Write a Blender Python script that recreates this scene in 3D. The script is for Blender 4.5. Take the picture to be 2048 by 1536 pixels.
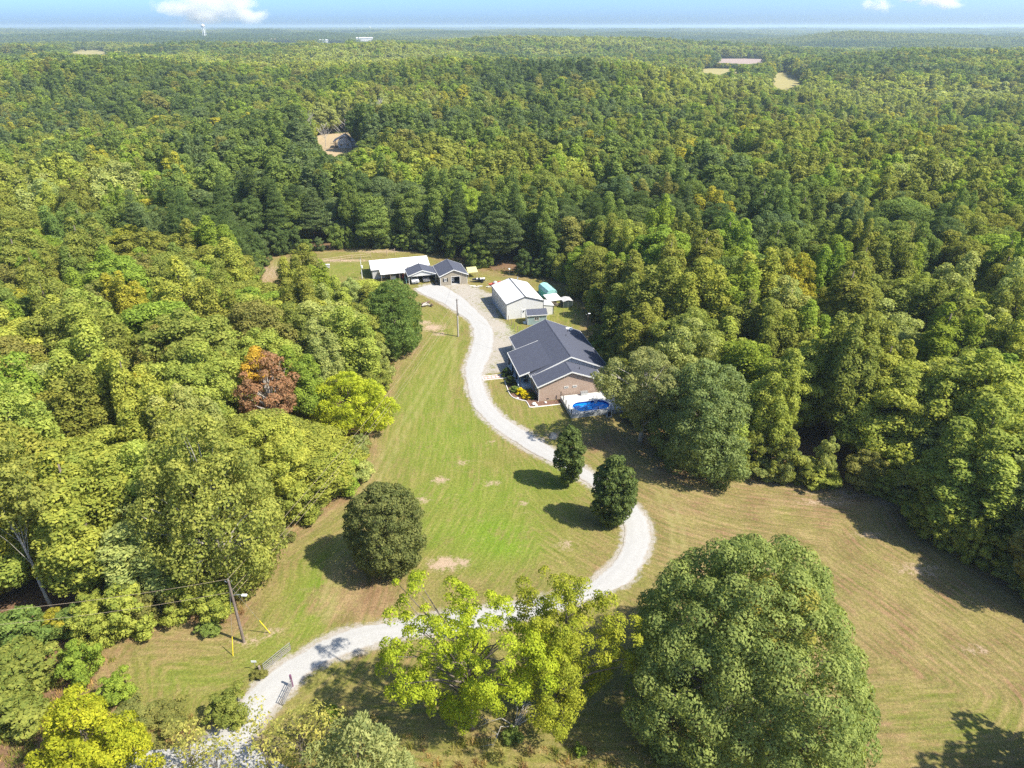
import bpy, math, random
import numpy as np
from mathutils import Vector

for o in list(bpy.data.objects):
    bpy.data.objects.remove(o)
SC = bpy.context.scene
COL = SC.collection
R = math.radians

# ------------------------------------------------------------------ camera
CAM_H, PITCH = 60.0, 27.7
cam_data = bpy.data.cameras.new('camera')
cam = bpy.data.objects.new('camera', cam_data)
COL.objects.link(cam)
cam.location = (0, 0, CAM_H)
cam.rotation_euler = (R(90 - PITCH), 0, 0)
cam_data.sensor_width = 36.0
cam_data.lens = 23.98
cam_data.clip_start = 0.5
cam_data.clip_end = 90000
SC.camera = cam

# ------------------------------------------------------------------ sky, sun, exposure
SUN_EL = 51.0
SUN_XY = (0.925, -0.38)                      # the sun stands to the right and behind the camera
world = bpy.data.worlds.new('World')
SC.world = world
world.use_nodes = True
wn = world.node_tree
wn.nodes.clear()
sky = wn.nodes.new('ShaderNodeTexSky')
sky.sky_type = 'NISHITA'
sky.sun_disc = False
sky.sun_elevation = R(SUN_EL)
sky.sun_rotation = math.atan2(SUN_XY[0], SUN_XY[1])
sky.altitude = 100
sky.air_density = 0.36
sky.dust_density = 1.5
sky.ozone_density = 6.0
tint = wn.nodes.new('ShaderNodeMix'); tint.data_type = 'RGBA'; tint.blend_type = 'MULTIPLY'
tint.inputs[0].default_value = 1.0
tint.inputs[7].default_value = (0.90, 1.04, 1.06, 1)
bg = wn.nodes.new('ShaderNodeBackground')
bg.inputs[1].default_value = 0.124
wo = wn.nodes.new('ShaderNodeOutputWorld')
wn.links.new(sky.outputs[0], tint.inputs[6])
wn.links.new(tint.outputs[2], bg.inputs[0])
wn.links.new(bg.outputs[0], wo.inputs[0])

sd = bpy.data.lights.new('sun', 'SUN')
sd.energy = 3.4
sd.angle = R(0.8)
sd.color = (1.0, 0.93, 0.79)
sun = bpy.data.objects.new('sun', sd)
COL.objects.link(sun)
sv = Vector((SUN_XY[0] * math.cos(R(SUN_EL)), SUN_XY[1] * math.cos(R(SUN_EL)), math.sin(R(SUN_EL))))
sun.rotation_euler = (-sv).to_track_quat('-Z', 'Y').to_euler()
sun.location = (120, -60, 200)

vs = SC.view_settings
vs.view_transform = 'Standard'
vs.look = 'None'
vs.exposure = 1.48
vs.gamma = 1.0
vs.use_curve_mapping = False
cy = SC.cycles
cy.max_bounces = 6
cy.diffuse_bounces = 3
cy.glossy_bounces = 2
cy.transmission_bounces = 4
cy.transparent_max_bounces = 6
cy.volume_bounces = 2
cy.use_denoising = False
cy.caustics_reflective = False
cy.caustics_refractive = False
cy.sample_clamp_indirect = 6.0

# ------------------------------------------------------------------ helpers
def tag(o, label=None, cat=None, group=None, kind=None):
    if label: o['label'] = label
    if cat: o['category'] = cat
    if group: o['group'] = group
    if kind: o['kind'] = kind
    return o

def empty(name, loc=(0, 0, 0), rz=0.0):
    o = bpy.data.objects.new(name, None)
    o.empty_display_size = 0.5
    COL.objects.link(o)
    o.location = loc
    o.rotation_euler = (0, 0, rz)
    return o

def mesh_np(name, V, F, mats=(), mi=None, smooth=False):
    """V (n,3), F list of faces or an (m,k) array of equal faces"""
    me = bpy.data.meshes.new(name)
    V = np.asarray(V, dtype=np.float32)
    if isinstance(F, np.ndarray):
        m, k = F.shape
        me.vertices.add(len(V)); me.vertices.foreach_set('co', V.ravel())
        me.loops.add(m * k); me.loops.foreach_set('vertex_index', F.astype(np.int32).ravel())
        me.polygons.add(m)
        me.polygons.foreach_set('loop_start', np.arange(0, m * k, k, dtype=np.int32))
        me.polygons.foreach_set('loop_total', np.full(m, k, dtype=np.int32))
        me.update(calc_edges=True)
    else:
        me.from_pydata(V.tolist(), [], F)
    for mt in mats: me.materials.append(mt)
    if mi is not None: me.polygons.foreach_set('material_index', np.asarray(mi, dtype=np.int32))
    if smooth: me.polygons.foreach_set('use_smooth', np.ones(len(me.polygons), dtype=bool))
    me.validate()
    return me

def obj(name, me, parent=None, loc=None):
    o = bpy.data.objects.new(name, me)
    COL.objects.link(o)
    if parent is not None: o.parent = parent
    if loc is not None: o.location = loc
    return o

class MB:
    """collects boxes, prisms and tubes into ONE mesh"""
    def __init__(s): s.v = []; s.f = []
    def add(s, vs_, fs_):
        n = len(s.v); s.v += [tuple(map(float, p)) for p in vs_]; s.f += [[i + n for i in f] for f in fs_]; return s
    def box(s, x0, x1, y0, y1, z0, z1):
        return s.add([(x0,y0,z0),(x1,y0,z0),(x1,y1,z0),(x0,y1,z0),(x0,y0,z1),(x1,y0,z1),(x1,y1,z1),(x0,y1,z1)],
                     [(3,2,1,0),(4,5,6,7),(0,1,5,4),(1,2,6,5),(2,3,7,6),(3,0,4,7)])
    def prism_y(s, prof, y0, y1):            # prof: list of (x,z), anticlockwise seen from -y
        n = len(prof)
        return s.add([(x, y0, z) for x, z in prof] + [(x, y1, z) for x, z in prof],
                     [list(range(n)), list(range(2*n-1, n-1, -1))] + [[(i+1) % n, i, n+i, n+(i+1) % n] for i in range(n)])
    def prism_x(s, prof, x0, x1):            # prof: list of (y,z)
        n = len(prof)
        return s.add([(x0, y, z) for y, z in prof] + [(x1, y, z) for y, z in prof],
                     [list(range(n-1, -1, -1)), list(range(n, 2*n))] + [[i, (i+1) % n, n+(i+1) % n, n+i] for i in range(n)])
    def prism_z(s, prof, z0, z1):
        n = len(prof)
        return s.add([(x, y, z0) for x, y in prof] + [(x, y, z1) for x, y in prof],
                     [list(range(n-1, -1, -1)), list(range(n, 2*n))] + [[i, (i+1) % n, n+(i+1) % n, n+i] for i in range(n)])
    def tube(s, pts, rad, n=6, cap=True):
        pts = [Vector(p) for p in pts]
        if not isinstance(rad, (list, tuple)): rad = [rad] * len(pts)
        base = len(s.v)
        for i, p in enumerate(pts):
            d = (pts[min(i+1, len(pts)-1)] - pts[max(i-1, 0)])
            if d.length < 1e-6: d = Vector((0, 0, 1))
            d.normalize()
            a = d.cross(Vector((0, 0, 1)) if abs(d.z) < 0.9 else Vector((1, 0, 0))).normalized()
            b = d.cross(a)
            for k in range(n):
                t = 2 * math.pi * k / n
                q = p + (a * math.cos(t) + b * math.sin(t)) * rad[i]
                s.v.append(tuple(q))
        for i in range(len(pts) - 1):
            for k in range(n):
                k2 = (k + 1) % n
                s.f.append([base+i*n+k, base+(i+1)*n+k, base+(i+1)*n+k2, base+i*n+k2])
        if cap:
            s.f.append([base + k for k in range(n)])
            s.f.append([base + (len(pts)-1)*n + k for k in range(n-1, -1, -1)])
        return s
    def lathe(s, prof, cx=0, cy=0, n=16):     # prof (r,z)
        base = len(s.v)
        for r_, z in prof:
            for k in range(n):
                t = 2*math.pi*k/n
                s.v.append((cx + r_*math.cos(t), cy + r_*math.sin(t), z))
        for i in range(len(prof)-1):
            for k in range(n):
                k2 = (k+1) % n
                s.f.append([base+i*n+k, base+i*n+k2, base+(i+1)*n+k2, base+(i+1)*n+k])
        s.f.append([base+k for k in range(n-1, -1, -1)])
        s.f.append([base+(len(prof)-1)*n+k for k in range(n)])
        return s
    def build(s, name, mat, parent=None, smooth=False, bevel=0.0):
        me = bpy.data.meshes.new(name)
        me.from_pydata(s.v, [], s.f)
        me.materials.append(mat)
        if smooth: me.polygons.foreach_set('use_smooth', np.ones(len(me.polygons), dtype=bool))
        me.update()
        o = obj(name, me, parent)
        if bevel:
            m = o.modifiers.new('bevel', 'BEVEL'); m.width = bevel; m.segments = 2; m.limit_method = 'ANGLE'
        return o

# ------------------------------------------------------------------ view geometry: where a point of the photograph meets the ground
FPX, PCX, PCY = 1364.3, 1024.0, 768.0
CP, SP = math.cos(R(PITCH)), math.sin(R(PITCH))
def project(x, y, z):
    dz = z - CAM_H
    dep = y * CP - dz * SP
    up = y * SP + dz * CP
    return PCX + FPX * x / dep, PCY - FPX * up / dep, dep
def smooth01(a, b, x):
    t = np.clip((x - a) / (b - a), 0, 1)
    return t * t * (3 - 2 * t)

# value noise on numpy arrays
_rs = np.random.RandomState(11)
_NT = _rs.rand(256, 256)
def vnoise(x, y):
    x = np.asarray(x, dtype=float); y = np.asarray(y, dtype=float)
    xi = np.floor(x).astype(int); yi = np.floor(y).astype(int)
    fx = x - xi; fy = y - yi
    fx = fx*fx*(3-2*fx); fy = fy*fy*(3-2*fy)
    a = _NT[xi & 255, yi & 255]; b = _NT[(xi+1) & 255, yi & 255]
    c = _NT[xi & 255, (yi+1) & 255]; d = _NT[(xi+1) & 255, (yi+1) & 255]
    return (a*(1-fx)+b*fx)*(1-fy) + (c*(1-fx)+d*fx)*fy
def fbm(x, y, n=3):
    s = 0; a = 1; t = 0
    for i in range(n):
        s = s + a*vnoise(x*2**i + 17.3*i, y*2**i + 5.1*i); t += a; a *= 0.5
    return s/t

FLATS = [(365, 930, 170), (300, 1160, 200), (480, 1480, 260), (-1250, 2000, 420), (-1500, 2000, 300), (-700, 3050, 500), (-930, 3050, 500)]
def terrain(x, y):
    x = np.asarray(x, dtype=float); y = np.asarray(y, dtype=float)
    d = np.hypot(x, y - 110)
    s = smooth01(140, 420, d)
    h = (fbm(x/330+3, y/330+9, 2) - 0.5) * 42
    h = h + smooth01(500, 1500, d) * (fbm(x/1500+40, y/900+20, 2) - 0.45) * 34
    h = h + smooth01(2500, 9000, d) * (fbm(x/4200+7, y/1700+3, 3) - 0.5) * 48
    h = h + 3*np.exp(-((y-1650)/330)**2) * smooth01(-900, -350, x) * (1-smooth01(150, 700, x))
    f = np.zeros_like(h)
    for fx, fy, fr in FLATS:
        f = np.maximum(f, np.exp(-(((x-fx)**2+(y-fy)**2)/fr**2)**2))
    h = h*(1-f)
    h = h - 24*np.exp(-((y-2450+0.12*x)/470)**2) * smooth01(-2600, -1900, x) * (1-smooth01(1500, 2400, x)) * (1-f)
    h = np.clip(h, -36, 32)
    h = h * s
    return h + 9.0*np.exp(-((x+86)**2 + (y-352)**2)/62.0**2)

def G(px, py, z=0.0):
    """ground position (metres) that the photograph shows at pixel (px, py) of its 2048x1536 frame"""
    a = (px - PCX)/FPX; b = (PCY - py)/FPX
    dx, dy, dz = a, CP + b*SP, -SP + b*CP
    t = (z - CAM_H)/dz
    for _ in range(6):
        if dy*t > 200:
            zz = float(terrain(dx*t, dy*t)) + z
            t = (zz - CAM_H)/dz
    return dx*t, dy*t
def GP(pts, z=0.0): return [G(a, b, z) for a, b in pts]

def inside(poly, x, y):
    x = np.asarray(x, dtype=float); y = np.asarray(y, dtype=float)
    r = np.zeros(x.shape, dtype=bool)
    n = len(poly)
    for i in range(n):
        x0, y0 = poly[i]; x1, y1 = poly[(i+1) % n]
        c = (y0 > y) != (y1 > y)
        with np.errstate(divide='ignore', invalid='ignore'):
            xi = (x1-x0)*(y-y0)/((y1-y0) if y1 != y0 else 1e-9) + x0
        r ^= c & (x < xi)
    return r
def dist_line(pts, x, y, closed=False):
    x = np.asarray(x, dtype=float); y = np.asarray(y, dtype=float)
    d = np.full(x.shape, 1e9)
    n = len(pts)
    for i in range(n if closed else n-1):
        x0, y0 = pts[i]; x1, y1 = pts[(i+1) % n]
        vx, vy = x1-x0, y1-y0
        L = vx*vx+vy*vy+1e-9
        t = np.clip(((x-x0)*vx+(y-y0)*vy)/L, 0, 1)
        d = np.minimum(d, np.hypot(x-x0-t*vx, y-y0-t*vy))
    return d
# ------------------------------------------------------------------ materials
class NT:
    def __init__(s, name):
        s.m = bpy.data.materials.new(name); s.m.use_nodes = True
        s.t = s.m.node_tree; s.t.nodes.clear()
        s.out = s.t.nodes.new('ShaderNodeOutputMaterial')
    def n(s, typ, **kw):
        nd = s.t.nodes.new(typ)
        for k, v in kw.items(): setattr(nd, k, v)
        return nd
    def l(s, a, b): s.t.links.new(a, b)
    def noise(s, scale, detail=3.0, rough=0.55, vec=None, dist=0.0):
        nd = s.n('ShaderNodeTexNoise'); nd.inputs['Scale'].default_value = scale
        nd.inputs['Detail'].default_value = detail; nd.inputs['Roughness'].default_value = rough
        nd.inputs['Distortion'].default_value = dist
        if vec is not None: s.l(vec, nd.inputs['Vector'])
        return nd.outputs['Fac']
    def attr(s, name, typ='GEOMETRY'):
        nd = s.n('ShaderNodeAttribute'); nd.attribute_name = name; nd.attribute_type = typ
        return nd
    def math(s, op, a, b=None, clamp=False):
        nd = s.n('ShaderNodeMath', operation=op, use_clamp=clamp)
        for i, v in enumerate((a, b)):
            if v is None: continue
            if isinstance(v, (int, float)): nd.inputs[i].default_value = v
            else: s.l(v, nd.inputs[i])
        return nd.outputs[0]
    def rng(s, v, a, b, c=0.0, d=1.0):
        nd = s.n('ShaderNodeMapRange'); nd.inputs[1].default_value = a; nd.inputs[2].default_value = b
        nd.inputs[3].default_value = c; nd.inputs[4].default_value = d
        s.l(v, nd.inputs[0]); return nd.outputs[0]
    def mix(s, f, a, b, blend='MIX'):
        nd = s.n('ShaderNodeMix', data_type='RGBA', blend_type=blend)
        for i, v in ((0, f), (6, a), (7, b)):
            if isinstance(v, (int, float)): nd.inputs[i].default_value = v
            elif isinstance(v, tuple): nd.inputs[i].default_value = v if len(v) == 4 else (*v, 1)
            else: s.l(v, nd.inputs[i])
        return nd.outputs[2]
    def bump(s, h, strength=0.4, dist=0.05):
        nd = s.n('ShaderNodeBump'); nd.inputs['Strength'].default_value = strength; nd.inputs['Distance'].default_value = dist
        s.l(h, nd.inputs['Height']); return nd.outputs[0]
    def principled(s, col, rough=0.8, spec=0.3, normal=None, metal=0.0, **kw):
        p = s.n('ShaderNodeBsdfPrincipled')
        if isinstance(col, tuple): p.inputs['Base Color'].default_value = col if len(col) == 4 else (*col, 1)
        else: s.l(col, p.inputs['Base Color'])
        p.inputs['Roughness'].default_value = rough
        p.inputs['Specular IOR Level'].default_value = spec
        p.inputs['Metallic'].default_value = metal
        for k, v in kw.items(): p.inputs[k].default_value = v
        if normal is not None: s.l(normal, p.inputs['Normal'])
        s.l(p.outputs[0], s.out.inputs[0]); return p
    def pos(s): return s.n('ShaderNodeNewGeometry').outputs['Position']
    def oco(s): return s.n('ShaderNodeTexCoord').outputs['Object']

def paint(name, col, rough=0.6, var=0.12, scale=3.0, spec=0.3, metal=0.0):
    t = NT(name)
    n = t.noise(scale, 4, 0.6, t.oco())
    c = t.mix(t.rng(n, 0.3, 0.7), tuple(v*(1-var) for v in col), tuple(min(0.9, v*(1+var)) for v in col))
    t.principled(c, rough, spec, metal=metal)
    return t.m

def siding(name, col, axis_scale, horiz=False, depth=0.02, rough=0.5, var=0.06):
    """ribbed sheet or lap boards: a fine relief far below the size that can be picked apart"""
    t = NT(name)
    w = t.n('ShaderNodeTexWave', wave_type='BANDS', bands_direction='Z' if horiz else 'DIAGONAL', wave_profile='SAW' if horiz else 'SIN')
    w.inputs['Scale'].default_value = axis_scale
    oc = t.n('ShaderNodeTexCoord').outputs['Object']
    if not horiz:                                   # x+y runs along every wall, whichever way it faces
        sep = t.n('ShaderNodeSeparateXYZ'); t.l(oc, sep.inputs[0])
        s_ = t.math('ADD', sep.outputs[0], sep.outputs[1])
        cmb = t.n('ShaderNodeCombineXYZ'); t.l(s_, cmb.inputs[0])
        w.bands_direction = 'X'
        t.l(cmb.outputs[0], w.inputs['Vector'])
    else:
        t.l(oc, w.inputs['Vector'])
    n = t.noise(1.3, 5, 0.6, oc)
    c = t.mix(t.rng(n, 0.3, 0.75), tuple(v*(1-var) for v in col), tuple(min(0.88, v*(1+var)) for v in col))
    t.principled(c, rough, 0.3, t.bump(w.outputs['Fac'], 0.5, depth))
    return t.m

def shingle(name, col):
    t = NT(name)
    oc = t.oco()
    a = t.noise(1.1, 3, 0.6, oc); b = t.noise(9.0, 3, 0.7, oc)
    c = t.mix(t.rng(b, 0.32, 0.68), tuple(v*0.66 for v in col), tuple(v*1.38 for v in col))
    c = t.mix(t.rng(a, 0.35, 0.7, 0, 0.4), c, tuple(v*1.25 for v in col))
    t.principled(c, 0.85, 0.25, t.bump(b, 0.5, 0.02))
    return t.m

def brick(name):
    t = NT(name)
    oc = t.oco()
    sep = t.n('ShaderNodeSeparateXYZ'); t.l(oc, sep.inputs[0])
    cmb = t.n('ShaderNodeCombineXYZ')
    t.l(t.math('ADD', sep.outputs[0], sep.outputs[1]), cmb.inputs[0]); t.l(sep.outputs[2], cmb.inputs[1])
    b = t.n('ShaderNodeTexBrick')
    b.inputs['Scale'].default_value = 1.0
    b.inputs['Brick Width'].default_value = 0.215; b.inputs['Row Height'].default_value = 0.075
    b.inputs['Mortar Size'].default_value = 0.008
    b.inputs['Color1'].default_value = (0.36, 0.255, 0.20, 1); b.inputs['Color2'].default_value = (0.45, 0.34, 0.275, 1)
    b.inputs['Mortar'].default_value = (0.38, 0.335, 0.29, 1)
    t.l(cmb.outputs[0], b.inputs['Vector'])
    n = t.noise(0.9, 5, 0.65, oc)
    mp = t.n('ShaderNodeMapping'); mp.inputs['Scale'].default_value = (0.6, 0.6, 9.0); t.l(oc, mp.inputs[0])
    st = t.noise(1.0, 3, 0.6, mp.outputs[0])
    c = t.mix(t.rng(n, 0.3, 0.75, 0, 0.35), b.outputs['Color'], (0.34, 0.23, 0.185))
    c = t.mix(t.rng(st, 0.5, 0.75, 0, 0.35), c, (0.43, 0.33, 0.265))
    t.principled(c, 0.9, 0.2, t.bump(b.outputs['Fac'], 0.4, -0.01))
    return t.m

def leaf_material():
    t = NT('leaves')
    oi = t.n('ShaderNodeObjectInfo')
    at = t.attr('tint', 'INSTANCER')
    col = t.mix(1.0, oi.outputs['Color'], at.outputs['Color'], 'ADD')
    lv = t.attr('lv').outputs['Fac']
    dark = t.mix(1.0, col, (0.58, 0.66, 0.62), 'MULTIPLY')
    lite = t.mix(1.0, col, (1.55, 1.38, 1.25), 'MULTIPLY')
    c = t.mix(t.rng(lv, 0.0, 1.0), dark, lite)
    d = t.n('ShaderNodeBsdfDiffuse'); t.l(c, d.inputs[0])
    tr = t.n('ShaderNodeBsdfTranslucent'); t.l(t.mix(1.0, c, (0.85, 0.85, 0.45), 'MULTIPLY'), tr.inputs[0])
    ms = t.n('ShaderNodeAddShader')
    t.l(d.outputs[0], ms.inputs[0]); t.l(tr.outputs[0], ms.inputs[1])
    t.l(ms.outputs[0], t.out.inputs[0])
    return t.m

def bark_material(name, c0, c1):
    t = NT(name)
    mp = t.n('ShaderNodeMapping'); mp.inputs['Scale'].default_value = (3, 3, 0.6); t.l(t.oco(), mp.inputs[0])
    n = t.noise(2.0, 5, 0.65, mp.outputs[0])
    t.principled(t.mix(t.rng(n, 0.3, 0.7), c0, c1), 0.9, 0.15, t.bump(n, 0.5, 0.03))
    return t.m

M = {}
M['leaf'] = leaf_material()
M['bark'] = bark_material('bark', (0.09, 0.07, 0.055), (0.21, 0.18, 0.15))
M['pale_bark'] = bark_material('pale_bark', (0.30, 0.27, 0.23), (0.52, 0.48, 0.43))
M['dead_wood'] = bark_material('dead_wood', (0.30, 0.27, 0.24), (0.46, 0.43, 0.39))
M['pole_wood'] = bark_material('pole_wood', (0.13, 0.10, 0.085), (0.25, 0.20, 0.17))
M['brick'] = brick('brick_wall')
M['shingle'] = shingle('slate_blue_shingle', (0.066, 0.072, 0.100))
M['white_metal'] = siding('white_sheet_metal', (0.60, 0.595, 0.58), 3.4, False, 0.02)
M['white_roof'] = siding('white_metal_roof', (0.66, 0.66, 0.66), 2.2, False, 0.015, 0.38, 0.05)
M['grey_metal'] = siding('pale_grey_sheet', (0.46, 0.46, 0.46), 3.0, False, 0.02)
M['tan_siding'] = siding('tan_lap_siding', (0.31, 0.275, 0.22), 4.0, True, 0.02)
M['blue_siding'] = siding('grey_blue_siding', (0.25, 0.33, 0.34), 2.4, False, 0.02)
M['white_siding'] = siding('white_lap_siding', (0.58, 0.58, 0.59), 4.0, True, 0.015)
M['teal'] = siding('teal_sheet', (0.09, 0.42, 0.40), 2.6, False, 0.02)
M['pale_teal'] = siding('pale_teal_sheet', (0.30, 0.56, 0.53), 2.0, False, 0.02)
M['white'] = paint('white_paint', (0.70, 0.70, 0.69), 0.5, 0.04)
M['trim_dark'] = paint('dark_grey_trim', (0.10, 0.105, 0.115), 0.5, 0.1)
M['navy'] = paint('navy_paint', (0.022, 0.03, 0.05), 0.5, 0.15)
M['black'] = paint('black_metal', (0.018, 0.018, 0.02), 0.5, 0.2)
M['concrete'] = paint('concrete', (0.45, 0.44, 0.42), 0.85, 0.15, 1.2)
M['porch_floor'] = paint('pale_blue_floor', (0.48, 0.56, 0.60), 0.7, 0.06)
M['deck'] = siding('pale_deck_boards', (0.52, 0.52, 0.51), 3.0, False, 0.01, 0.7, 0.08)
M['deck_side'] = siding('grey_deck_skirt', (0.36, 0.38, 0.40), 3.0, False, 0.02, 0.7, 0.1)
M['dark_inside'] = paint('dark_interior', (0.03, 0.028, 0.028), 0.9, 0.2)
M['glass'] = paint('window_glass', (0.03, 0.035, 0.045), 0.08, 0.1, 1.0, 0.8)
M['steel'] = paint('galvanised_steel', (0.42, 0.43, 0.44), 0.4, 0.12, 6, 0.5, 0.6)
M['gate_steel'] = paint('weathered_gate_steel', (0.26, 0.25, 0.25), 0.5, 0.2, 6, 0.4, 0.2)
M['wood_grey'] = bark_material('weathered_wood', (0.19, 0.15, 0.12), (0.36, 0.30, 0.25))
M['wood_tan'] = bark_material('tan_wood', (0.34, 0.25, 0.17), (0.52, 0.41, 0.30))
M['purple_post'] = paint('purple_painted_post', (0.16, 0.07, 0.13), 0.7, 0.2)
M['yellow'] = paint('yellow_guard', (0.78, 0.60, 0.03), 0.5, 0.05)
M['red'] = paint('faded_red', (0.50, 0.09, 0.06), 0.5, 0.15)
M['rubber'] = paint('tyre_rubber', (0.02, 0.02, 0.02), 0.9, 0.2)
M['car_white'] = paint('white_car_paint', (0.78, 0.78, 0.79), 0.25, 0.03, 1.0, 0.6)
M['car_silver'] = paint('silver_car_paint', (0.52, 0.50, 0.52), 0.3, 0.04, 1.0, 0.6, 0.2)
M['mulch'] = paint('brown_mulch', (0.15, 0.085, 0.06), 0.95, 0.35, 5.0)
M['paver'] = paint('pink_paver', (0.36, 0.25, 0.21), 0.9, 0.15, 4.0)
M['stone_white'] = paint('pale_stone', (0.66, 0.63, 0.60), 0.85, 0.12, 4.0)
M['tan_tarp'] = paint('straw_yellow_sheet', (0.48, 0.46, 0.22), 0.8, 0.15)
M['sign_white'] = paint('white_sign', (0.80, 0.81, 0.83), 0.5, 0.03)
M['wire'] = paint('tan_wire', (0.34, 0.27, 0.19), 0.6, 0.1)
M['junk'] = bark_material('brown_debris', (0.08, 0.05, 0.035), (0.22, 0.15, 0.11))
M['clay'] = paint('red_clay', (0.40, 0.19, 0.10), 0.95, 0.2, 2.0)
M['warehouse'] = paint('pale_far_wall', (0.70, 0.66, 0.62), 0.8, 0.05, 0.05)
M['far_roof'] = paint('pinkish_far_roof', (0.62, 0.46, 0.38), 0.8, 0.05, 0.05)

def water_mat():
    t = NT('pool_water')
    n = t.noise(2.2, 3, 0.6, t.oco())
    c = t.mix(t.rng(n, 0.35, 0.7), (0.0, 0.16, 0.62), (0.01, 0.30, 0.80))
    t.principled(c, 0.08, 0.5, t.bump(n, 0.15, 0.03))
    return t.m
M['water'] = water_mat()
M['liner'] = paint('blue_liner', (0.005, 0.06, 0.30), 0.5, 0.1)

def kennel_mesh():
    t = NT('kennel_netting')
    t.principled((0.03, 0.045, 0.04), 0.8, 0.2)
    return t.m
M['netting'] = kennel_mesh()

def gravel_mat():
    t = NT('white_gravel')
    p = t.pos()
    a = t.noise(0.35, 4, 0.6, p); b = t.noise(7.0, 4, 0.75, p); e = t.attr('edge').outputs['Fac']
    tr = t.attr('rut').outputs['Fac']
    c = t.mix(t.rng(b, 0.25, 0.7), (0.275, 0.268, 0.26), (0.405, 0.40, 0.393))
    c = t.mix(t.rng(a, 0.35, 0.75, 0, 0.45), c, (0.41, 0.405, 0.40))
    c = t.mix(t.math('MULTIPLY', t.rng(a, 0.3, 0.6), t.math('MULTIPLY', tr, 0.35)), c, (0.30, 0.29, 0.28))
    em = t.math('MULTIPLY', t.rng(e, 0.0, 0.45, 1.0, 0.0), t.rng(t.noise(1.6, 4, 0.7, p), 0.35, 0.6))
    c = t.mix(t.math('MULTIPLY', em, 0.8), c, (0.24, 0.18, 0.11))
    t.principled(c, 0.95, 0.15, t.bump(b, 0.5, 0.04))
    return t.m
M['gravel'] = gravel_mat()

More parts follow.
